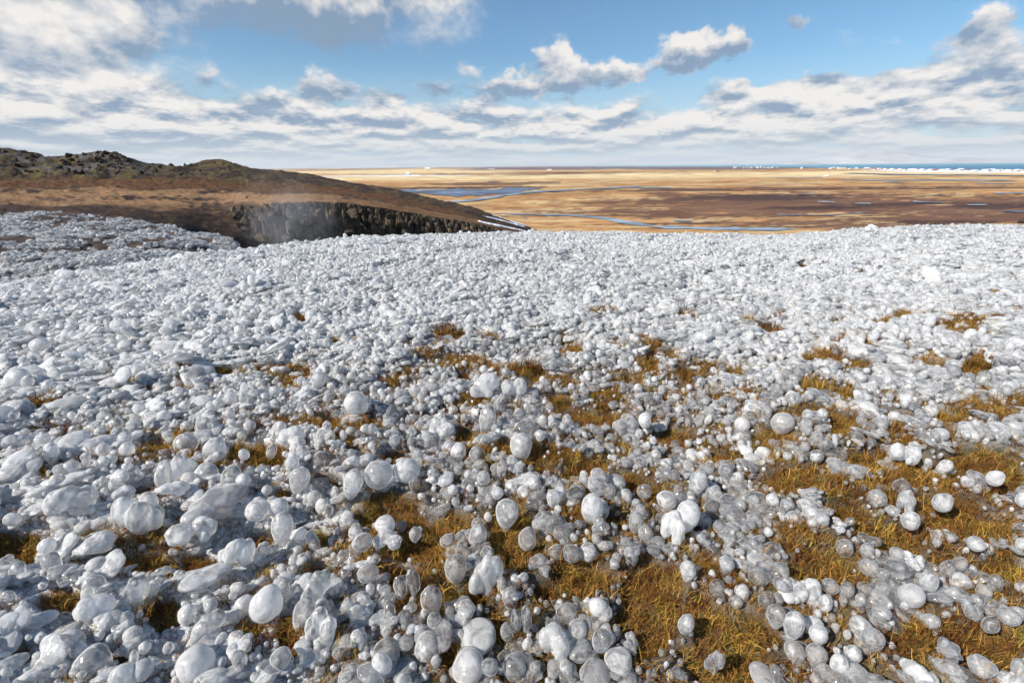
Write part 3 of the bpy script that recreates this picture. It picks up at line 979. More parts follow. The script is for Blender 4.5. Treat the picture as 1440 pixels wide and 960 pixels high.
# the largest of them in the picture are objects of their own
P3 = np.stack([px_, py_, zc], -1)
sxx, syy, dep = pix(P3)
vis = (sxx > -10) & (sxx < 1450) & (syy > 250) & (syy < 975) & (dep > 0.3)
size_px = np.where(vis & (tier_ != 3) & (tier_ != 4), F * rad_ / dep * np.where(islump, 1.5, 1.0), 0)
order = np.argsort(-size_px)
n_solo = 300 - len(HERO)
solo = order[:n_solo]
is_solo = np.zeros(n, bool); is_solo[solo] = True
LAB = {
    ('lump', 2, 'l'): 'opaque white lump of fused drops among others on the left ice bank',
    ('lump', 1, 'l'): 'milky lump of fused drops among others on the left ice bank',
    ('lump', 0, 'l'): 'clear lump of fused drops among others on the left ice bank',
    ('lump', 2, 'c'): 'opaque white lump of fused drops among others in the middle foreground',
    ('lump', 1, 'c'): 'milky lump of fused drops among others in the middle foreground',
    ('lump', 0, 'c'): 'clear lump of fused drops among others in the middle foreground',
    ('lump', 2, 'r'): 'opaque white lump of fused drops on the grassy right foreground ridges',
    ('lump', 1, 'r'): 'milky lump of fused drops on the grassy right foreground ridges',
    ('lump', 0, 'r'): 'clear lump of fused drops on the grassy right foreground ridges',
    ('bead', 2, 'l'): 'opaque white single drop among others on the left ice bank',
    ('bead', 1, 'l'): 'milky single drop among others on the left ice bank',
    ('bead', 0, 'l'): 'clear single drop among others on the left ice bank',
    ('bead', 2, 'c'): 'opaque white single drop among others in the middle foreground',
    ('bead', 1, 'c'): 'milky single drop among others in the middle foreground',
    ('bead', 0, 'c'): 'clear single drop among others in the middle foreground',
    ('bead', 2, 'r'): 'opaque white single drop on the grassy right foreground ridges',
    ('bead', 1, 'r'): 'milky single drop on the grassy right foreground ridges',
    ('bead', 0, 'r'): 'clear single drop on the grassy right foreground ridges',
}
CUT = (' among ', ' beside ', ' under ', ' above ', ' with ', ' near ', ' right of ', ' left of ', ' between ', ' below ', ' at ', ' on ', ' of fused', ' over ', ' in ')
PHR = []
for h_ in HERO:
    p = h_[6].split(',')[0]
    if len(p.split()) > 8:
        for c_ in CUT:
            i_ = p.find(c_, 14)
            if i_ > 0 and len(p[:i_].split()) >= 3: p = p[:i_]
            if len(p.split()) <= 8: break
    PHR.append(p)
used_labels = {}
DIRS = ['right of', 'above right of', 'above', 'above left of', 'left of', 'below left of', 'below', 'below right of']


def solo_label(j, kind, side):
    dx = np.array([h_[0] for h_ in HERO]) - sxx[j]; dy = np.array([h_[1] for h_ in HERO]) - syy[j]
    dd_ = np.hypot(dx, dy); q = int(np.argmin(dd_))
    base_ = LAB[(kind, int(mat_id[j]), side)]
    if dd_[q] > 75 or PHR.count(PHR[q]) > 1:
        return base_
    ang_ = math.degrees(math.atan2(dy[q], -dx[q])) % 360          # direction from the named piece to this one, up positive
    mt_ = ['clear', 'milky', 'opaque white'][int(mat_id[j])]
    near_ = 'just ' if dd_[q] < 38 else ''
    if len((PHR[q] + ' ' + DIRS[int(((ang_ + 22.5) % 360) // 45)]).split()) > 10: return base_
    return mt_ + (' fused lump ' if kind == 'lump' else ' drop ') + near_ + DIRS[int(((ang_ + 22.5) % 360) // 45)] + ' the ' + PHR[q]


for j in solo:
    kind = 'lump' if islump[j] else 'bead'
    side = 'l' if sxx[j] < 460 else ('c' if sxx[j] < 960 else 'r')
    ice_object('ice_' + kind, PROTO[pid[j]], P3[j], scl[j], rot[j], 'cmw'[mat_id[j]], solo_label(j, kind, side), 'ice ' + kind, 'unremarkable frozen drops and lumps of the foreground')


def proto_objects(meshes, mat=None):
    res = []
    for m_ in meshes:
        mm = m_.copy() if mat is not None else m_
        if mat is not None:
            mm.materials.clear(); mm.materials.append(mat)
        res.append(bpy.data.objects.new('proto_' + m_.name, mm))     # never linked: only its mesh is used
    return res


def scatter(name, P, S, Rt, ids, protos, kind='stuff'):
    me_ = bpy.data.meshes.new(name)
    me_.vertices.add(len(P)); me_.vertices.foreach_set('co', np.ascontiguousarray(P, np.float32).ravel())
    for nm, arr in (('scl', S), ('rot', Rt)):
        a = me_.attributes.new(nm, 'FLOAT_VECTOR', 'POINT'); a.data.foreach_set('vector', np.ascontiguousarray(arr, np.float32).ravel())
    a = me_.attributes.new('pid', 'INT', 'POINT'); a.data.foreach_set('value', np.ascontiguousarray(ids, np.int32))
    ob = bpy.data.objects.new(name, me_); link(ob)
    ng = bpy.data.node_groups.new(name + '_nodes', 'GeometryNodeTree')
    ng.interface.new_socket('Geometry', in_out='INPUT', socket_type='NodeSocketGeometry')
    ng.interface.new_socket('Geometry', in_out='OUTPUT', socket_type='NodeSocketGeometry')
    gi = ng.nodes.new('NodeGroupInput'); go = ng.nodes.new('NodeGroupOutput')
    g2i = ng.nodes.new('GeometryNodeGeometryToInstance')
    for p in reversed(protos):
        oi_ = ng.nodes.new('GeometryNodeObjectInfo'); oi_.inputs['Object'].default_value = p; oi_.inputs['As Instance'].default_value = True
        oi_.transform_space = 'ORIGINAL'
        if 'jn' not in ng.nodes:
            jn = ng.nodes.new('GeometryNodeJoinGeometry'); jn.name = 'jn'
        ng.links.new(oi_.outputs['Geometry'], jn.inputs[0])
    ng.nodes.remove(g2i)
    iop = ng.nodes.new('GeometryNodeInstanceOnPoints')
    ng.links.new(gi.outputs[0], iop.inputs['Points']); ng.links.new(jn.outputs[0], iop.inputs['Instance'])
    iop.inputs['Pick Instance'].default_value = True

    def na(nm, dt, idx):
        q = ng.nodes.new('GeometryNodeInputNamedAttribute'); q.data_type = dt; q.inputs[0].default_value = nm
        return q.outputs[0]
    ng.links.new(na('pid', 'INT', 0), iop.inputs['Instance Index'])
    ng.links.new(na('rot', 'FLOAT_VECTOR', 0), iop.inputs['Rotation'])
    ng.links.new(na('scl', 'FLOAT_VECTOR', 0), iop.inputs['Scale'])
    ng.links.new(iop.outputs[0], go.inputs[0])
    md = ob.modifiers.new('scatter', 'NODES'); md.node_group = ng
    ob['kind'] = kind
    return ob


rest = ~is_solo
# the picked index may run in either direction: shapes are alike, so only the material split matters
for mid, mt, nm in ((0, ICE_CLEAR, 'clear_ice_drops'), (1, ICE_MILKY, 'milky_ice_drops'), (2, ICE_WHITE, 'white_ice_drops')):
    k = rest & (mat_id == mid)
    for lumps in (False, True):
        kk = k & (islump == lumps)
        pr = proto_objects(PROTO[12:] if lumps else PROTO[:12], mt)
        ids = pid[kk] - (12 if lumps else 0)
        ob = scatter(nm if not lumps else nm.replace('drops', 'lumps'), P3[kk], scl[kk], rot[kk], ids, pr)
        tagged(ob, {0: 'clear', 1: 'milky', 2: 'opaque white'}[mid] + (' fused lumps of ice' if lumps else ' frozen drops') + ' covering the hill top', 'ice')
print('ice pieces', n)

# ---------------------------------------------------------------- grass between the ice


def blade_mesh(seed, nb, spread, L0, L1, width, mat):
    rg = np.random.default_rng(seed); vs = []; fs = []; cs = []; k = 0
    for _ in range(nb):
        a = rg.uniform(0, 2 * math.pi); q = math.sqrt(rg.uniform()) * spread
        p = np.array([math.cos(a) * q, math.sin(a) * q, -0.005])
        dr = rg.uniform(0, 2 * math.pi); lean = rg.uniform(0.3, 2.3); L = rg.uniform(L0, L1)
        dv = np.array([math.cos(dr), math.sin(dr), 0]); side = np.array([-dv[1], dv[0], 0])
        seg = 4; ang = rg.uniform(0.1, 0.5); w = width * rg.uniform(.6, 1.2)
        c = rg.uniform() ** 1.3
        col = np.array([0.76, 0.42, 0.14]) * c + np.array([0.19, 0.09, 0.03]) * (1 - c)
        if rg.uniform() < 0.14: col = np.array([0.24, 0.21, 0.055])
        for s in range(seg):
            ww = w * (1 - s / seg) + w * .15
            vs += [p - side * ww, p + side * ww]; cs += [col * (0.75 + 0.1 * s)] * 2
            if s < seg - 1:
                fs.append([k + 2 * s, k + 2 * s + 1, k + 2 * s + 3, k + 2 * s + 2])
            p = p + (dv * math.sin(ang) + np.array([0, 0, math.cos(ang)])) * L / seg
            ang += lean / seg * 1.6
        k += 2 * seg
    me_ = mesh_np('grass_tuft', np.array(vs), np.array(fs), mat, smooth=False)
    color_attr(me_, np.array(cs))
    return me_


mg, N = new_mat('dry_grass')
at = N.new('ShaderNodeAttribute'); at.attribute_name = 'base'
oi = N.new('ShaderNodeObjectInfo')
f = N.math('MULTIPLY_ADD', E(N, oi.outputs['Random']), 0.75, 0.32)
gcol = N.vmath('SCALE', at.outputs['Color'], scale=f)
hs = N.new('ShaderNodeHueSaturation'); N.l.new(gcol, hs.inputs['Color'])
N.put(hs.inputs['Hue'], N.math('MULTIPLY_ADD', E(N, oi.outputs['Random']), 0.05, 0.475)); hs.inputs['Saturation'].default_value = 1.05
p1 = N.new('ShaderNodeBsdfDiffuse'); N.l.new(hs.outputs[0], p1.inputs[0])
p2 = N.new('ShaderNodeBsdfTranslucent'); N.l.new(hs.outputs[0], p2.inputs[0])
mx = N.new('ShaderNodeMixShader'); mx.inputs[0].default_value = 0.3
N.l.new(p1.outputs[0], mx.inputs[1]); N.l.new(p2.outputs[0], mx.inputs[2]); finish(N, mx.outputs[0])
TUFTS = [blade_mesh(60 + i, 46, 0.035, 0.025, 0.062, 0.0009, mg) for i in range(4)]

gx_, gy_ = jitter_cells(0.026, -4.6, 4.6, 0.05, 4.6)
k = wedge(gx_, gy_, 0.7, 4.6); gx_, gy_ = gx_[k], gy_[k]
gpm = patch_mask(gx_, gy_)
k = rng.uniform(size=len(gx_)) < np.where((gpm > 0.4) | (bare_gaps(gx_, gy_) > .4), 0.95, 0.30 * (1 - sstep(np.hypot(gx_, gy_), 1.8, 3.6)) * np.interp(screen_xy(gx_, gy_)[0], [200, 800], [.35, 1.0])); gx_, gy_, gpm = gx_[k], gy_[k], gpm[k]
ng_ = len(gx_)
gz_ = ground(gx_, gy_, gpm)
gs = (rng.uniform(.7, 1.25, ng_) * np.where(gpm < .3, 1.12, 1.0))[:, None] * np.ones(3)
grot = np.stack([rng.normal(0, .2, ng_), rng.normal(0, .2, ng_), rng.uniform(-math.pi, math.pi, ng_)], -1)
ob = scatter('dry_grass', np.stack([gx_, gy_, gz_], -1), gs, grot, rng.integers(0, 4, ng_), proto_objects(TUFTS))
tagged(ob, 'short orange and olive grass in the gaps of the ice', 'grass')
print('tufts', ng_)

# small tussocks poking through the ice farther up the slope, one by one
TM = {'brown': [blade_mesh(80 + i, 90, 0.05, 0.03, 0.09, 0.0016, mg) for i in range(2)]}
mdk = mg.copy(); mdk.name = 'dark_dry_grass'
for nd in mdk.node_tree.nodes:
    if nd.type == 'HUE_SAT': nd.inputs['Value'].default_value = 0.42
TM['dark'] = []
for q in TM['brown']:
    c_ = q.copy(); c_.materials.clear(); c_.materials.append(mdk); TM['dark'].append(c_)
for i, (px, py, w, kd, lab) in enumerate(TUS):
    c = hit_ground(px, py + 3)
    dpt = c @ FWD; s = w * dpt / F / 0.13
    ob = bpy.data.objects.new('grass_tussock', TM[kd][i % 2]); link(ob)
    ob.location = (c[0], c[1], float(ground(np.array([c[0]]), np.array([c[1]]))[0]) + 0.02 + 0.006 * dpt)
    zs = min(max(s, .8), 1.1 + dpt * 0.20)
    ob.scale = (s, s * 0.7, zs); ob.rotation_euler = (0, 0, random.uniform(0, 6))
    tagged(ob, lab, 'grass tuft', 'grass tufts poking through the ice')

# ---------------------------------------------------------------- far ground helpers


def yrow(x, y):            # the photo row with the tilt of the horizon taken out
    return y + 0.0089 * (x - 720.0)


def at_r(px, py, r):
    a, t = azt(px, py)
    return np.stack([np.sin(a) * r, np.cos(a) * r, t * r], -1)


def lerp3(stops, v):
    xs = [s[0] for s in stops]
    return np.stack([np.interp(v, xs, [s[1][k] for s in stops]) for k in range(3)], -1)


def srgb(r, g, b):
    c = np.array([r, g, b]) / 255.0
    return np.where(c <= 0.04045, c / 12.92, ((c + 0.055) / 1.055) ** 2.4)

# ---------------------------------------------------------------- hillside with the gorge rim (left)
HC = [  # photo x : (row, distance) from the gorge floor to behind the ridge
    (-900, [(430, 50), (300, 56), (283, 90), (266, 130), (256, 170), (200, 260)]),
    (-300, [(400, 50), (302, 56), (285, 90), (268, 130), (258, 170), (198, 260)]),
    (0, [(370, 52), (304, 58), (285, 90), (266, 130), (254, 175), (209, 260)]),
    (60, [(370, 52), (305, 59), (286, 92), (266, 132), (254, 176), (216, 262)]),
    (100, [(370, 52), (306, 60), (287, 92), (266, 132), (254, 176), (217, 264)]),
    (140, [(370, 54), (308, 62), (288, 94), (266, 134), (254, 178), (213, 266)]),
    (175, [(370, 56), (313, 64), (289, 96), (266, 136), (253, 180), (222, 268)]),
    (210, [(372, 60), (320, 68), (290, 100), (267, 138), (252, 182), (231, 272)]),
    (255, [(375, 64), (330, 76), (291, 105), (268, 140), (252, 186), (234, 300)]),
    (285, [(378, 70), (338, 84), (291, 110), (268, 146), (252, 192), (226, 400)]),
    (318, [(378, 74), (342, 90), (289, 112), (268, 150), (253, 200), (225, 415)]),
    (350, [(378, 80), (346, 97), (286, 106), (270, 150), (256, 210), (236, 425)]),
    (400, [(378, 84), (346, 100), (285, 104), (272, 145), (260, 220), (240, 425)]),
    (440, [(378, 86), (346, 103), (284, 107), (273, 148), (262, 225), (246, 420)]),
    (480, [(378, 88), (346, 106), (285, 110), (276, 152), (266, 230), (254, 410)]),
    (520, [(378, 90), (346, 109), (290, 113), (281, 156), (271, 236), (260, 400)]),
    (560, [(378, 94), (346, 112), (297, 117), (288, 162), (278, 244), (267, 390)]),
    (600, [(378, 98), (346, 118), (303, 123), (296, 170), (287, 252), (278, 384)]),
    (640, [(378, 104), (346, 124), (309, 129), (303, 180), (296, 262), (287, 380)]),
    (670, [(378, 110), (346, 130), (314, 135), (309, 190), (304, 275), (295, 380)]),
    (700, [(378, 118), (350, 138), (321, 143), (318, 200), (315, 290), (310, 385)]),
    (735, [(386, 126), (360, 146), (336, 153), (331, 212), (327, 305), (322, 400)]),
    (780, [(400, 134), (376, 156), (360, 165), (352, 226), (346, 325), (342, 430)]),
    (840, [(420, 140), (400, 165), (384, 175), (374, 240), (366, 345), (360, 460)]),
]
hx = np.concatenate([np.linspace(-900, -60, 60)[:-1], np.arange(-60, 842, 2.6)])
knx = [c[0] for c in HC]
KY = np.array([[p[0] for p in c[1]] for c in HC], float); KR = np.array([[p[1] for p in c[1]] for c in HC], float)
tt = np.concatenate([np.linspace(0, 1, 14)[:-1], np.linspace(1, 2, 40)[:-1], np.linspace(2, 3, 34)[:-1], np.linspace(3, 4, 30)[:-1], np.linspace(4, 5, 60)])
CY = np.stack([np.interp(hx, knx, KY[:, j]) for j in range(6)], 0); CR = np.stack([np.interp(hx, knx, KR[:, j]) for j in range(6)], 0)


def smooth1(a, k=9):
    ker = np.hanning(k + 2)[1:-1]; ker /= ker.sum()
    return np.stack([np.convolve(np.pad(q, k // 2, mode='edge'), ker, 'valid') for q in a])


CY[1:] = smooth1(CY[1:], 9); CR = smooth1(CR, 15)
ti = np.clip(tt.astype(int), 0, 4); tf = tt - ti
YY = CY[ti] * (1 - tf)[:, None] + CY[ti + 1] * tf[:, None]
RRr = CR[ti] * (1 - tf)[:, None] + CR[ti + 1] * tf[:, None]
XX = np.broadcast_to(hx[None, :], YY.shape)
P = at_r(XX, YY, RRr)
# dome the ridge over and let it fall behind
back_r = [1.12, 1.35, 1.9]; back_d = [2.0, 12.0, 90.0]
rows = [P]
for q, d_ in zip(back_r, back_d):
    Pb = P[-1] * np.array([q, q, 1.0]) - np.array([0, 0, d_]); rows.append(Pb[None])
P = np.concatenate(rows, 0)
T2 = np.concatenate([tt, [5.2, 5.6, 6]])
rr_ = np.hypot(P[..., 0], P[..., 1])
rough = (fbm(P[..., 0] / 9, P[..., 1] / 9, 5, 51, .55) - .5)
ridge_amp = np.interp(T2, [0, .9, 1.1, 2, 3, 4, 4.5, 5, 6], [.8, .8, 1.6, .9, 1.2, 2.2, 5.0, 4.2, 6])[:, None] * np.interp(hx, [-900, 150, 230, 300, 840], [1.0, 1.0, .35, .7, .6])[None, :]
P[..., 2] += rough * ridge_amp
P[..., 2] += (fbm(P[..., 0] / 1.6, P[..., 1] / 1.6, 3, 52) - .5) * np.interp(T2, [0, 2, 4, 5], [.5, .45, 1.3, 1.4])[:, None]
# own colours of heath, moss, bare rock and withered grass
n1 = fbm(XX / 38, YY / 5, 4, 61); n2 = fbm(XX / 9, YY / 2.5, 3, 62); n3 = fbm(XX / 90, YY / 9, 3, 63)
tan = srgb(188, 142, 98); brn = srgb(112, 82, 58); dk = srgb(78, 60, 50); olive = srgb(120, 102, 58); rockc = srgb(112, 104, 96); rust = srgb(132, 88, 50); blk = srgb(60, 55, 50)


def mixc(a, b, w):
    return a * (1 - w[..., None]) + b * w[..., None]


t2 = np.broadcast_to(tt[:, None], XX.shape) + (n1 - .5) * 0.55
c = np.zeros(XX.shape + (3,)) + dk
c = mixc(c, brn + 0 * c, sstep(n2, .45, .65) * .8)
c = mixc(c, tan + 0 * c, sstep(t2, 1.75, 2.15) * (1 - sstep(t2, 2.85, 3.2)) * sstep(n3 + n2 * .5, .45, .75) * np.interp(XX, [380, 500, 700], [1, .7, .75]))
c = mixc(c, rust + 0 * c, sstep(t2, 3.0, 3.3) * (1 - sstep(t2, 3.9, 4.2)) * .7)
c = mixc(c, olive + 0 * c, sstep(t2, 3.7, 4.1) * sstep(n2, .4, .6) * np.interp(XX, [300, 420], [.9, .35]))
rk = sstep(t2, 4.15, 4.45) * sstep(fbm(XX / 16, YY / 4, 4, 66), .40, .55) * np.interp(XX, [170, 240], [1, 0.1])
c = mixc(c, rockc + 0 * c, rk)
c = mixc(c, blk + 0 * c, sstep(fbm(XX / 6, YY / 2, 3, 67), .58, .72) * .7 * np.interp(tt, [1, 2, 3, 4, 5], [.6, .3, .2, .6, .9])[:, None])
c = mixc(c, rust + 0 * c, sstep(XX, 470, 560) * sstep(t2, 1.95, 2.2) * (1 - sstep(t2, 2.6, 3.0)) * .6)
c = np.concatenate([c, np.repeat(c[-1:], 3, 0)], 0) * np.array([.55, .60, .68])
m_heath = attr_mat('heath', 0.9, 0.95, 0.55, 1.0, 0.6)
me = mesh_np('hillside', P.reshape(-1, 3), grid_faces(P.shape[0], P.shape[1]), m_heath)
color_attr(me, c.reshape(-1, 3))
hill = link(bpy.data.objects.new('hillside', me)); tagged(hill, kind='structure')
hv = P.reshape(-1, 3); hf = grid_faces(P.shape[0], P.shape[1])
HB = BVHTree.FromPolygons([tuple(p) for p in hv], [tuple(q) for q in hf])

# basalt columns of the gorge wall, each a piece of its own
m_rock, N = new_mat('basalt')
tcn = N.new('ShaderNodeTexCoord'); oin = N.new('ShaderNodeObjectInfo')
gnn = N.new('ShaderNodeNewGeometry')
nA = N.noise(gnn.outputs['Position'], 0.55, 6, .65); nB = N.noise(gnn.outputs['Position'], 3.0, 5, .6)
cA = N.mix(N.smooth(nA, .35, .65), tuple(srgb(52, 47, 43)), tuple(srgb(104, 88, 70)))
cA = N.mix(N.smooth(nB, .52, .68, 0, .75), cA, tuple(srgb(96, 76, 46)))
cA = N.vmath('SCALE', cA, scale=N.math('MULTIPLY_ADD', E(N, oin.outputs['Random']), .7, .6))
cA = N.vmath('SCALE', cA, scale=.8)
finish(N, bsdf(N, cA, .85, .25, bump(N, nB + nA, .9, .25)))


def column_mesh(seed):
    rg = np.random.default_rng(seed); k = 6; vs = []; lv = [0, .3, .55, .78, .92, 1.0]
    ang = np.sort(np.linspace(0, 2 * math.pi, k, endpoint=False) + rg.uniform(-.25, .25, k)); rd = rg.uniform(.8, 1.15, k)
    ox = oy = 0
    for q in lv:
        ox += rg.uniform(-.1, .1); oy += rg.uniform(-.1, .1)
        sh = {.92: .82, 1.0: .5}.get(q, rg.uniform(.9, 1.1))
        for a, d_ in zip(ang, rd):
            vs.append([math.cos(a) * d_ * sh + ox, math.sin(a) * d_ * sh + oy, q + (rg.uniform(-.03, .03) if q > 0 else 0)])
    fs = [[i * k + j, i * k + (j + 1) % k, (i + 1) * k + (j + 1) % k, (i + 1) * k + j] for i in range(len(lv) - 1) for j in range(k)]
    top = (len(lv) - 1) * k
    fs += [[top, top + 1, top + 2, top + 5], [top + 2, top + 3, top + 4, top + 5]]
    return mesh_np('rock_column', np.array(vs), np.array(fs), m_rock, smooth=False)


CM = [column_mesh(200 + i) for i in range(8)]
cx_ = 322.0; nco = 0
while cx_ < 706:
    rtop = float(np.interp(cx_, hx, CR[2])); ytop = float(np.interp(cx_, hx, CY[2]))
    step = random.uniform(2.6, 6.6)
    for rowi in range(3):
        xx = cx_ + random.uniform(-1, 1) + rowi * step * .5
        r_ = rtop - 1.2 - rowi * 1.9 + random.uniform(-.7, .7)
        wid = step * r_ / F * random.uniform(.65, 1.15)
        fade = 1.0 if cx_ > 400 else np.clip((cx_ - 300) / 100, .2, 1)
        ztop = at_r(xx, ytop, rtop)[2] - random.uniform(-.15, .45) - rowi * random.uniform(.4, 2.6) - (1 - fade) * random.uniform(0, 3)
        zb = at_r(xx, 352, r_)[2] - 1.0
        b = at_r(xx, 320, r_)
        ob = bpy.data.objects.new('rock_column', CM[nco % 8]); link(ob, hill)
        ob.location = (b[0], b[1], zb); ob.scale = (wid, wid, max(ztop - zb, .6)); ob.rotation_euler = (random.uniform(-.04, .04), random.uniform(-.04, .04), random.uniform(0, 6))
        nco += 1
    cx_ += step
print('columns', nco)


def rock_mesh(seed):
    rg = np.random.default_rng(seed)
    v, f = ico(1)
    v = v * rg.uniform(.6, 1.25, (len(v), 1)) * np.array([1.2, 1, .8])
    return mesh_np('rock', v, f, m_rock, smooth=False)


RM = [rock_mesh(300 + i) for i in range(7)]


def drop_on_hill(px, py):
    d = ray(px, py); d = d / np.linalg.norm(d)
    h = HB.ray_cast(Vector((0, 0, 0)), Vector(d), 2000)
    return h[0]


for q in range(90):
    xx = random.uniform(325, 705); j_ = int(np.argmin(np.abs(hx - xx))); k_ = random.uniform(0, 1) ** .7
    yy = CY[2, j_] + (340 - CY[2, j_]) * k_; r_ = CR[2, j_] - 3.5 - 5.5 * k_ + random.uniform(-1, 1)
    s_ = random.uniform(.35, 1.3)
    ob = bpy.data.objects.new('rock', RM[q % 7]); link(ob, hill); ob.location = at_r(xx, yy + 2, r_); ob.scale = (s_, s_, s_ * .8); ob.rotation_euler = [random.uniform(0, 6) for _ in range(3)]
nrk = 0
for _ in range(900):
    if nrk >= 150: break
    if random.random() < .72:
        px = random.gauss(135, 55); py = random.uniform(213, 246)
    else:
        px = random.uniform(0, 420); py = random.uniform(225, 300)
    h = drop_on_hill(px, py)
    if h is None or px < -60: continue
    dist = h.length; s = random.uniform(1.0, 3.2) * dist / F * (1.0 if py < 250 else .5)
    ob = bpy.data.objects.new('rock', RM[nrk % 7]); link(ob, hill)
    ob.location = h + Vector((0, 0, s * .2)); ob.scale = (s, s, s * random.uniform(.6, 1)); ob.rotation_euler = [random.uniform(0, 6) for _ in range(3)]
    nrk += 1

# ---------------------------------------------------------------- spray-iced slope across the gorge (left)
SC = [(-700, [(470, 17), (430, 22), (350, 34), (300, 52)]), (-200, [(460, 18), (420, 23), (350, 34), (300, 52)]), (0, [(440, 19), (400, 24), (345, 34), (301, 53)]),
      (60, [(430, 20), (385, 25), (342, 34), (301, 54)]), (130, [(415, 21), (375, 26), (338, 35), (303, 54)]), (200, [(405, 22), (368, 27), (338, 35), (309, 52)]),
      (240, [(400, 23), (364, 28), (341, 35), (319, 48)]), (270, [(400, 24), (362, 29), (344, 35), (327, 45)]), (300, [(400, 25), (362, 30), (348, 35), (331, 42)]), (322, [(400, 26), (365, 30), (352, 34), (337, 40)]), (345, [(405, 27), (380, 30), (370, 34), (360, 38)])]
s_x = np.concatenate([np.linspace(-700, -40, 50)[:-1], np.arange(-40, 346, 2.5)])
sk = [q[0] for q in SC]
SY = np.stack([np.interp(s_x, sk, [q[1][j][0] for q in SC]) for j in range(4)]); SR = np.stack([np.interp(s_x, sk, [q[1][j][1] for q in SC]) for j in range(4)])
SY = smooth1(SY, 7)
st = np.linspace(0, 3, 160); si = np.clip(st.astype(int), 0, 2); sf = st - si
Yg = SY[si] * (1 - sf)[:, None] + SY[si + 1] * sf[:, None]; Rg = SR[si] * (1 - sf)[:, None] + SR[si + 1] * sf[:, None]
Xg = np.broadcast_to(s_x[None, :], Yg.shape)
Pi = at_r(Xg, Yg, Rg)
Pi[..., 2] += (fbm(Pi[..., 0] / 3, Pi[..., 1] / 1.8, 4, 71) - .5) * .9
lastr = Pi[-1] * np.array([1.06, 1.06, 1]) - np.array([0, 0, 2.5])
Pi = np.concatenate([Pi, lastr[None]], 0)
gap = sstep(fbm(Pi[..., 0] * .9, Pi[..., 1] * .5, 4, 72), .44, .56)
ci = mixc(np.zeros(Pi.shape) + np.array([.20, .20, .22]), np.zeros(Pi.shape) + srgb(74, 62, 54), gap)
me = mesh_np('ice_slope', Pi.reshape(-1, 3), grid_faces(*Pi.shape[:2]), attr_mat('iced_turf', 3, .6, .5, .8, .1))
color_attr(me, ci.reshape(-1, 3))
o = link(bpy.data.objects.new('iced_slope', me)); tagged(o, kind='structure')
# lumps of spray ice on it
Pf = Pi[:-1]
ii = rng.integers(0, Pf.shape[0] - 1, 24000); jj = rng.integers(0, Pf.shape[1] - 1, 24000)
fi = rng.uniform(size=24000)[:, None]; fj = rng.uniform(size=24000)[:, None]
Ps = (Pf[ii, jj] * (1 - fi) + Pf[ii + 1, jj] * fi) * (1 - fj) + (Pf[ii, jj + 1] * (1 - fi) + Pf[ii + 1, jj + 1] * fi) * fj
gp = gap[:-1][ii, jj]
rS = np.hypot(Ps[:, 0], Ps[:, 1])
k = (rng.uniform(size=len(Ps)) > gp * .97) & (rng.uniform(size=len(Ps)) < (rS / 44))
Ps, rS = Ps[k], rS[k]
ss = rng.uniform(.06, .15, len(Ps)) * rng.uniform(.7, 1.3, len(Ps))
ms = rng.uniform(size=len(Ps)) < .25
for wh, mt, nm in ((True, ICE_MILKY, 'white_spray_ice'), (False, ICE_CLEAR, 'grey_spray_ice')):
    kk = ms == wh; q = int(kk.sum())
    ob = scatter(nm, Ps[kk] + np.array([0, 0, .05]), ss[kk][:, None] * np.array([1.25, 1.0, .8]), np.stack([rng.normal(0, .2, q), rng.normal(0, .2, q), rng.uniform(-3, 3, q)], -1), rng.integers(0, 5, q), proto_objects(LUMPS, mt))
    tagged(ob, ('white' if wh else 'greyish') + ' lumps of spray ice on the slope across the gorge', 'ice')

# ---------------------------------------------------------------- the plain
ZP = -60.0
px_c = np.concatenate([np.linspace(-1500, -160, 50)[:-1], np.arange(-160, 1602, 2.6), np.linspace(1604, 2900, 50)])
yr = np.concatenate([np.linspace(600, 345, 14)[:-1], np.arange(345, 262, -.75), np.arange(262, 236, -.42), np.geomspace(3.6, .55, 26) + 232.4])
PX, YR = np.meshgrid(px_c, yr)
a_, _ = azt(PX, YR - 0.0089 * (PX - 720))
tref = azt(np.full_like(yr, 720.0), yr)[1]
# distance follows the row as on a level plain
dirs = ray(PX, YR - 0.0089 * (PX - 720)); tn = np.minimum(dirs[..., 2] / np.hypot(dirs[..., 0], dirs[..., 1]), -0.0009)
Rp = ZP / tn
Rp = np.minimum(Rp, 66000)
Zp = np.full(Rp.shape, ZP)
shore = np.interp(PX + 14 * (fbm(PX / 40, YR * 0, 3, 81) - .5), [600, 690, 760, 860, 960, 1080, 1200, 1300, 1440, 1700, 2900], [200, 232.8, 234.2, 235.6, 236.6, 238.0, 240.6, 243.6, 245.8, 249, 260])
shore = shore + (fbm(PX / 18, PX * 0, 3, 82) - .5) * .8
Zp = Zp - sstep(shore - YR, -.1, .35) * 14
knoll = np.exp(-((PX - 590) / 62) ** 2) * 26 + np.exp(-((PX - 500) / 40) ** 2) * 12 + np.exp(-((PX - 430) / 70) ** 2) * 12 + np.exp(-((PX - 690) / 60) ** 2) * 8
Zp = Zp + knoll * sstep(Rp, 4200, 5600) * (1 - sstep(Rp, 7500, 10500))
Zp += (fbm(PX / 20, YR / 1.2, 3, 83) - .5) * np.clip(Rp / 2500, 0, 3) * (YR > shore + .3)
Pp = np.stack([np.sin(a_) * Rp, np.cos(a_) * Rp, Zp], -1)
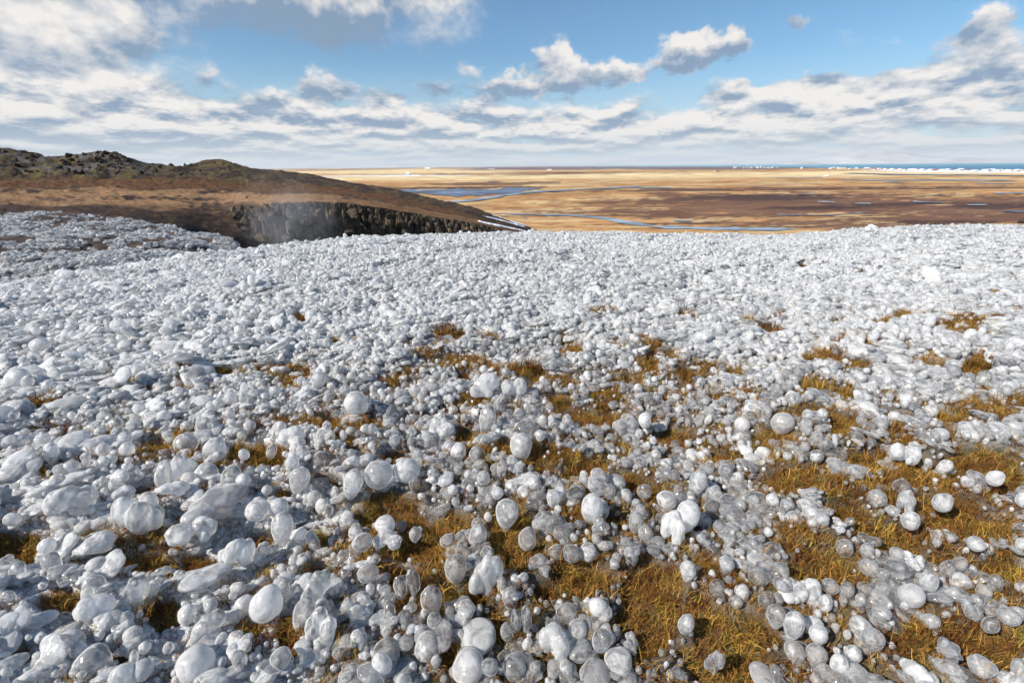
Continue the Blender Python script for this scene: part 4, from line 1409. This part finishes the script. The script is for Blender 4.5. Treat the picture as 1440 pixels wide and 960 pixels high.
# own colours: withered grass, heath, ploughed and boggy ground, straw, plus a painted band of sunlight
straw_sun = srgb(246, 206, 146); tanp = srgb(204, 152, 96); org = srgb(184, 124, 72); hb = srgb(122, 84, 62); hd = srgb(84, 60, 50); purp = srgb(122, 98, 92); whitec = srgb(238, 228, 216)
na_ = fbm(PX / 110, YR / 3.2, 5, 91, .55); nb_ = fbm(PX / 26, YR / 1.4, 4, 92, .55); nc_ = fbm(PX / 9, YR / .9, 3, 93)
Yw = YR + (na_ - .5) * 5
c = np.zeros(PX.shape + (3,)) + tanp
c = mixc(c, org + 0 * c, sstep(nb_, .42, .62) * .8)
c = mixc(c, straw_sun * .9 + 0 * c, sstep(na_, .52, .66) * .45)
c = mixc(c, hb + 0 * c, sstep(fbm(PX / 60, YR / 2.4, 5, 95, .6), .53, .70) * .5 * sstep(YR, 252, 262))


def blob(x, y, wx, wy, rag=.9):
    return 1 - sstep(np.hypot((PX - x) / wx, (YR - y) / wy) + (nb_ - .5) * 2 * rag + (nc_ - .5) * .6, .75, 1.15)


for q in [(1100, 292, 260, 16), (1380, 300, 200, 16), (1120, 284, 190, 9), (1010, 281, 90, 7), (1230, 297, 190, 7), (1400, 290, 120, 9), (1330, 314, 150, 8), (1190, 322, 90, 5), (980, 305, 120, 3.4), (880, 299, 90, 3), (1110, 317, 120, 4), (700, 258, 110, 2), (780, 245, 160, 2.2), (940, 275, 40, 3), (1440, 312, 120, 8), (1080, 268, 300, 1.6), (1560, 296, 160, 14), (860, 286, 60, 3)]:
    c = mixc(c, hb + 0 * c, blob(*q) * .9)
for q in [(1080, 281, 110, 4), (1160, 296, 90, 2.6), (1420, 296, 100, 4), (1250, 292, 110, 2.2), (1000, 323, 120, 1.2), (1330, 318, 90, 3), (1190, 270.3, 420, 1.1), (640, 263.5, 130, 1.6), (800, 304, 100, 1.1), (950, 316.5, 120, 1.1)]:
    c = mixc(c, hd + 0 * c, blob(*q, .6) * .92)
strip = sstep(Yw, 243.5, 247.0) * (1 - sstep(Yw, 250.5, 254)) * sstep(PX, 380, 480)  # band of sun through a cloud gap, painted as brighter turf colour
c = mixc(c, straw_sun + 0 * c, strip * (.55 + .45 * sstep(nb_, .35, .6)))
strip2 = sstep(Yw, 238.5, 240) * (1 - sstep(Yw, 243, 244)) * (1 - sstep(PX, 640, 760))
c = mixc(c, straw_sun + 0 * c, strip2 * .8)
c = mixc(c, purp + 0 * c, (1 - sstep(Yw, 239.5, 241.5)) * sstep(PX, 610, 700) * (1 - sstep(PX, 1290, 1400)) * .95)
c = mixc(c, hb + 0 * c, (1 - sstep(Yw, 236, 240)) * .5 * sstep(nb_, .4, .6))
c = mixc(c, whitec + 0 * c, sstep(YR - shore, .1, .9) * (1 - sstep(YR - shore, 3.0, 4.2)) * sstep(PX, 1200, 1290))
c = mixc(c, whitec + 0 * c, blob(560, 245.5, 110, .8, .5) * (PX < 590) * .9)
c = mixc(c, whitec + 0 * c, blob(600, 246.3, 60, .7, .5) * .7)
m_plain = attr_mat('plain_turf', .012, .95, .25, .3, 2.0, spec=.05)
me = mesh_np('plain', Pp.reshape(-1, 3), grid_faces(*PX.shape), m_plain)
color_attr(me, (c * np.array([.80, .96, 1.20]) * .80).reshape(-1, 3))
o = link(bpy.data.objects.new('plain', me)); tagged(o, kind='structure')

# the sea
m_sea, N = new_mat('sea_water')
g_ = N.new('ShaderNodeNewGeometry')
sx_n = N.new('ShaderNodeSeparateXYZ'); N.l.new(g_.outputs['Position'], sx_n.inputs[0])
wv = N.noise(g_.outputs['Position'], .004, 5, .6)
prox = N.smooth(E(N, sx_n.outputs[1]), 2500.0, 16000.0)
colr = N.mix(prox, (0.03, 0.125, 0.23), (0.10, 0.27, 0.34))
finish(N, bsdf(N, colr, .45, .25, bump(N, wv, .3, 3)))
sv = []
for r_ in (300, 2500, 9000, 30000, 90000):
    for a in np.linspace(-math.pi, math.pi, 65): sv.append([math.sin(a) * r_, math.cos(a) * r_, ZP - 1.2])
o = link(bpy.data.objects.new('sea', mesh_np('sea', np.array(sv), grid_faces(5, 65), m_sea))); tagged(o, kind='structure')

# rivers, ponds and snow strips, laid on the plain
m_wat, N = new_mat('river_water')
g_ = N.new('ShaderNodeNewGeometry')
mp = N.new('ShaderNodeMapping'); mp.inputs['Scale'].default_value = (.6, 1.6, 1); N.l.new(g_.outputs['Position'], mp.inputs[0])
nz = N.noise(mp.outputs[0], .012, 6, .65, .5)
colr = N.mix(N.smooth(nz, .38, .62), (.06, .08, .11), (.28, .33, .38))
finish(N, bsdf(N, colr, .4, .3))
m_mud, N = new_mat('shallow_water')
g_ = N.new('ShaderNodeNewGeometry')
mp = N.new('ShaderNodeMapping'); mp.inputs['Scale'].default_value = (.5, .7, 1); N.l.new(g_.outputs['Position'], mp.inputs[0])
nz = N.noise(mp.outputs[0], .016, 7, .7, 1.2)
c1 = N.mix(N.smooth(nz, .42, .58), (.07, .055, .055), (.10, .14, .21))
c1 = N.mix(N.smooth(nz, .60, .68, 0, .7), c1, (.38, .46, .56))
finish(N, bsdf(N, c1, .45, .25))
m_snow, N = new_mat('snow')
g_ = N.new('ShaderNodeNewGeometry'); nz = N.noise(g_.outputs['Position'], .8, 5, .6)
finish(N, bsdf(N, N.mix(nz, (.72, .76, .82), (.88, .9, .92)), .7, .2, bump(N, nz, .5, .3)))


def on_plain(px, py, z=ZP):
    d = ray(px, py)
    return d * (z / d[..., 2])[..., None]


def ribbon(name, line, mat, lift=.45, label=None):
    """flat strip of water: list of (x, y, half height in photo pixels)"""
    L = np.array(line, float)
    q = np.linspace(0, len(L) - 1, (len(L) - 1) * 14 + 1)
    xx = np.interp(q, np.arange(len(L)), L[:, 0]); yy = np.interp(q, np.arange(len(L)), L[:, 1]); ww = np.interp(q, np.arange(len(L)), L[:, 2])
    ker = np.ones(9) / 9
    xx = np.convolve(np.pad(xx, 4, mode='edge'), ker, 'valid'); yy = np.convolve(np.pad(yy, 4, mode='edge'), ker, 'valid')
    ww = ww * .7 * (1 + 1.3 * (fbm(xx / 14, xx * 0, 2, len(line) + int(L[0, 0])) - .5)) * np.clip(np.minimum(q, q[-1] - q) * 3 + .15, 0, 1)
    yj = (fbm(xx / 25, xx * 0 + 5, 2, int(L[0, 0])) - .5) * .8
    up_ = on_plain(xx, yy - ww + yj); mid = on_plain(xx, yy + yj); dn = on_plain(xx, yy + ww + yj)
    Pr = np.stack([dn, mid, up_], 0); Pr[..., 2] = ZP + lift + np.clip(np.hypot(Pr[..., 0], Pr[..., 1]) / 2500, .0, 3) * .55
    me_ = mesh_np(name, Pr.reshape(-1, 3), grid_faces(3, len(q)), mat, smooth=True)
    o_ = link(bpy.data.objects.new(name, me_)); tagged(o_, kind='structure')


ribbon('lake', [(520, 268, 1.0), (560, 268.5, 2.5), (620, 271.5, 5.4), (680, 271, 6.2), (715, 269, 5), (735, 266.5, 2.6), (765, 265, 1)], m_mud, .9)
ribbon('river', [(905, 262.5, .8), (870, 264.5, 1.0), (820, 267, 1.1), (770, 269.5, 1.4), (730, 272, 1.8), (700, 276.5, 2.4), (670, 281.5, 1.6), (640, 284.5, 1.0), (610, 286, .8)], m_wat, 1.2)
ribbon('river', [(690, 300.5, .8), (740, 302, 1.2), (800, 303, 1.4), (840, 306, 1.8), (880, 313, 3.0), (900, 316, 2.2), (930, 320, 2.6), (980, 321.5, 2.2), (1040, 322.5, 2.4), (1090, 323, 2.2), (1120, 322.5, .8)], m_wat, .5)
for line in ([(735, 303, .8), (738, 307, 1.2), (742, 309, .5)], [(860, 263.8, .8), (900, 264.2, 1.2), (950, 264.8, .7)], [(1125, 273.6, .7), (1137, 273.8, 1.0), (1152, 274, .6)], [(1148, 284.6, .8), (1162, 284.6, 1.1), (1175, 285, .6)],
             [(1200, 287, .6), (1212, 287, 1.1), (1226, 287.2, .6)], [(1282, 283.6, .9), (1296, 284.8, 1.3), (1330, 286, .8)], [(1355, 288.8, .5), (1375, 289, .9), (1390, 289, .5)],
             [(1408, 297.4, .6), (1425, 298.4, 1.4), (1460, 299, 1.4)], [(1395, 272.6, .6), (1415, 272.2, 1.1), (1470, 272, 1.1)], [(945, 311, .6), (958, 311.4, 1.1), (975, 311.6, .8)], 
             [(1175, 253.2, .5), (1230, 253.6, .9), (1320, 253.4, .9), (1440, 254.2, .8)], [(1240, 256.4, .5), (1262, 256.6, .9), (1275, 256.8, .5)], [(1370, 258.6, .4), (1395, 259, .6), (1430, 259.2, .4)], [(1080, 250.4, .4), (1120, 250.6, .6), (1160, 250.8, .4)],
             [(1090, 302.4, .4), (1105, 302.9, .9), (1130, 303.2, .5)], [(683, 255.2, .3), (692, 255.4, .7), (702, 255.4, .3)]):
    ribbon('pond', line, m_wat, 1.0)
ribbon('stream', [(1090, 302, .5), (1150, 303.6, .6), (1200, 301, .7), (1230, 297, .5)], m_mud, .6)
ribbon('lagoon', [(1180, 243.9, .5), (1240, 245.3, .9), (1330, 246.4, .8), (1470, 247.9, .6)], m_mud, 1.4)


def snow_strip(line):
    L = np.array(line, float); q = np.linspace(0, len(L) - 1, (len(L) - 1) * 10 + 1)
    xx = np.interp(q, np.arange(len(L)), L[:, 0]); yy = np.interp(q, np.arange(len(L)), L[:, 1]); ww = np.interp(q, np.arange(len(L)), L[:, 2])
    rows_ = []
    wj = .25 + 1.1 * fbm(np.arange(len(q)) / 3.0, np.zeros(len(q)) + L[0, 0], 3, 4)
    ww = ww * wj * .75
    for k_ in np.linspace(-1, 1, 5):
        row = []
        for x, y, w in zip(xx, yy, ww):
            h = drop_on_hill(x, y + w * k_ + random.uniform(-.12, .12))
            if h is None: h = Vector(on_plain(np.array([x]), np.array([y]))[0].tolist())
            row.append([h.x * .998, h.y * .998, h.z * .998 + .25 * (1 - k_ * k_) + .12])
        rows_.append(row)
    return np.array(rows_)


for i, line in enumerate(([(672, 311, .5), (684, 314, 1.6), (700, 317, 1.8), (722, 321.5, 1.4), (740, 325, .8)], [(679, 304, .6), (692, 306.5, 1.1), (706, 310, 1.2), (722, 314.5, 1.2), (738, 319, .8)], [(693, 302.5, .8), (706, 306, 1.4), (720, 311, 1.4), (740, 317.5, 1.0)])):
    Sv = snow_strip(line)
    o = link(bpy.data.objects.new('snow_strip', mesh_np('snow_strip', Sv.reshape(-1, 3), grid_faces(*Sv.shape[:2]), m_snow)))
    tagged(o, kind='structure')

# ---------------------------------------------------------------- houses of the far town, and farms
m_wall, N = new_mat('white_render'); oin = N.new('ShaderNodeObjectInfo')
finish(N, bsdf(N, N.mix(E(N, oin.outputs['Random']), (.42, .39, .36), (.72, .70, .66)), .8, .2))
m_roof, N = new_mat('painted_roof'); oin = N.new('ShaderNodeObjectInfo')
rp = N.new('ShaderNodeValToRGB'); N.l.new(oin.outputs['Random'], rp.inputs[0])
rp.color_ramp.interpolation = 'CONSTANT'
for p_, col_ in ((0, (.75, .73, .7, 1)), (.45, (.32, .09, .06, 1)), (.62, (.2, .22, .25, 1)), (.8, (.8, .78, .75, 1))):
    e_ = rp.color_ramp.elements.new(p_) if p_ else rp.color_ramp.elements[0]; e_.color = col_
finish(N, bsdf(N, rp.outputs[0], .6, .3))
WALLV = np.array([[-1, -1, 0], [1, -1, 0], [1, 1, 0], [-1, 1, 0], [-1, -1, 1], [1, -1, 1], [1, 1, 1], [-1, 1, 1], [-1, 0, 1.6], [1, 0, 1.6]], float)
wall_me = bpy.data.meshes.new('wall'); wall_me.from_pydata([tuple(v) for v in WALLV], [], [(0, 1, 5, 4), (1, 2, 6, 9, 5), (2, 3, 7, 6), (3, 0, 4, 8, 7)]); wall_me.materials.append(m_wall)
roof_me = bpy.data.meshes.new('roof')
roof_me.from_pydata([(-1.06, -1.15, .93), (1.06, -1.15, .93), (1.06, 0, 1.66), (-1.06, 0, 1.66), (1.06, 1.15, .93), (-1.06, 1.15, .93), (-1.06, -1.15, .85), (1.06, -1.15, .85), (1.06, 1.15, .85), (-1.06, 1.15, .85)], [], [(0, 1, 2, 3), (3, 2, 4, 5), (0, 6, 7, 1), (5, 4, 8, 9)])
roof_me.materials.append(m_roof)


def house(px, py, wpx, hpx, label, cat='house', group=None, z=ZP, r=None):
    b = on_plain(np.array([px]), np.array([py]), z)[0] if r is None else at_r(px, py, r)
    s = math.hypot(b[0], b[1]) / F
    o_ = bpy.data.objects.new('house', None); link(o_)
    o_.location = b; o_.rotation_euler = (0, 0, random.uniform(-.5, .5)); o_.scale = (wpx * s / 2, wpx * s * .35, hpx * s / 1.6)
    tagged(o_, label, cat, group)
    for nm, m_ in (('wall', wall_me), ('roof', roof_me)):
        link(bpy.data.objects.new(nm, m_), o_)


bpy.context.view_layer.update()
def knoll_z(px):
    """height of the far low hills at photo column px, about 6 km out"""
    j = int(np.argmin(np.abs(px_c - px))); col_ = np.where((Rp[:, j] > 5200) & (Rp[:, j] < 7500))[0]
    i = int(col_[len(col_) // 3]); return Rp[i, j], Pp[i, j]


rk_, pk_ = knoll_z(602)
a_k, _ = azt(602.0, 235.0)
o_ = bpy.data.objects.new('house', None); link(o_); o_.location = pk_ + np.array([0, 0, 2]); o_.scale = (26, 18, 13)
tagged(o_, 'lone white farmhouse standing on the low knoll at the horizon', 'farmhouse')
for nm, m_ in (('wall', wall_me), ('roof', roof_me)): link(bpy.data.objects.new(nm, m_), o_)
for i in range(64):
    px = random.uniform(1212, 1438)
    sh = float(np.interp(px, [1080, 1200, 1300, 1440], [238.0, 240.6, 243.6, 245.8])) + .9 + random.uniform(0, 1.6)
    house(px, sh - .0089 * (px - 720), random.uniform(2, 5), random.uniform(.9, 1.9), 'pale house of the far coastal town on the right', 'house', 'pale houses of the far coastal town')
for i in range(26):
    px = random.uniform(1030, 1212)
    sh = float(np.interp(px, [960, 1080, 1200], [236.6, 238.0, 240.6])) + .8 + random.uniform(0, 1.2)
    house(px, sh - .0089 * (px - 720), random.uniform(1.6, 3), random.uniform(.9, 1.5), 'tiny scattered house on the coast left of the far town', 'house', 'scattered houses left of the far town')
for px, py, w, hh, lab in ((574, 246, 5, 3, 'pale barn beside the snowy strip on the sunlit far plain'), (1161, 248.6, 4, 1.6, 'white farm building on the bright sunlit band'), (773, 239.6, 6, 1.3, 'low white farm on the dark strip under the sea, left of the middle'),
                           (691, 238.6, 8, 1.0, 'long low white farm near the horizon, right of the knoll'), (1008, 241.2, 6, 1.2, 'white farm on the dark coastal strip, centre right')):
    house(px, py, w, hh, lab, 'farm building')

# faint mountain beyond the sea
mv = []
mx_ = np.linspace(1020, 1560, 120)
prof_ = np.interp(mx_, [1020, 1060, 1110, 1150, 1185, 1210, 1240, 1290, 1330, 1400, 1480, 1560], [0, 1.5, 3, 8, 12.5, 14, 12.5, 8, 5, 4, 2, 0]) + (fbm(mx_ / 25, mx_ * 0, 4, 99) - .5) * 1.5
prof_ = np.maximum(prof_, 0)
for dr_, kz in ((0, -.3), (1500, .55), (3500, 1.0), (9000, 0.6), (16000, -.3)):
    aa, _ = azt(mx_, 228.0); r_ = 46000 + dr_
    hgt = prof_ * 46000 / F * kz * (1.1 if kz > 0 else 0)
    mv.append(np.stack([np.sin(aa) * r_, np.cos(aa) * r_, np.maximum(hgt, 0) + ZP - (2 if kz < 0 else 0)], -1))
mv = np.array(mv)
m_mt, N = new_mat('far_rock'); g_ = N.new('ShaderNodeNewGeometry')
finish(N, bsdf(N, N.mix(N.noise(g_.outputs['Position'], .0006, 5, .6), (.10, .10, .10), (.6, .62, .66)), .9, .1))
o = link(bpy.data.objects.new('mountain', mesh_np('mountain', mv.reshape(-1, 3), grid_faces(*mv.shape[:2]), m_mt))); tagged(o, kind='structure')

# stones on the crest at the right
for px, py, w, lab in ((1312, 317, 15, 'dark flat stone on the crest, left of the right edge'), (1435, 313, 14, 'dark pointed stone on the crest at the right edge'), (1381, 318, 8, 'small dark stone between the two crest stones')):
    c = hit_ground(px, py + 5); dpt = c @ FWD; s = w * dpt / F / 2.4
    ob = bpy.data.objects.new('stone', RM[px % 7]); link(ob); ob.location = (c[0], c[1], c[2] + .12); ob.scale = (s, s, s * .8); ob.rotation_euler = (.3, .2, px)
    tagged(ob, lab, 'stone', 'stones on the crest')

# ---------------------------------------------------------------- spray of the waterfall, in the gorge
import bmesh
m_sp, N = new_mat('water_spray')
t_ = N.new('ShaderNodeTexCoord')
ln = N.new('ShaderNodeVectorMath', operation='LENGTH'); N.l.new(t_.outputs['Object'], ln.inputs[0])
fall = N.smooth(E(N, ln.outputs['Value']), 1.0, 0.15)
nz = N.noise(t_.outputs['Object'], 2.2, 4, .6, .6)
dn = fall * N.smooth(nz, .35, .7) * .055
pv = N.new('ShaderNodeVolumePrincipled'); pv.inputs['Color'].default_value = (.93, .96, 1, 1); N.put(pv.inputs['Density'], dn)
pv.inputs['Anisotropy'].default_value = .2
finish(N, None, vol=pv.outputs[0])
v, f = ico(2)
c = at_r(402.0, 312.0, 88.0)
ob = link(bpy.data.objects.new('waterfall_spray', mesh_np('waterfall_spray', v, f, m_sp)))
ob.location = c; ob.scale = (11, 8, 9.0); tagged(ob, 'thin white spray rising from the gorge in front of the dark cliff', 'spray', kind='stuff')

# ---------------------------------------------------------------- haze
m_hz, N = new_mat('air')
pv = N.new('ShaderNodeVolumePrincipled'); pv.inputs['Color'].default_value = (.90, .95, 1.0, 1); pv.inputs['Density'].default_value = HAZE_D
finish(N, None, vol=pv.outputs[0])
hz_v = np.array([[x * 95000, y * 95000, z] for z in (-82.0, 1150.0) for y in (-1, 1) for x in (-1, 1)], float)
hz_f = np.array([[0, 2, 3, 1], [4, 5, 7, 6], [0, 1, 5, 4], [2, 6, 7, 3], [0, 4, 6, 2], [1, 3, 7, 5]])
if HAZE_D > 0:
    ob = link(bpy.data.objects.new('haze', mesh_np('haze', hz_v, hz_f, m_hz, smooth=False)))
    tagged(ob, 'thin pale air fading the far coast and mountain', 'haze', kind='stuff')
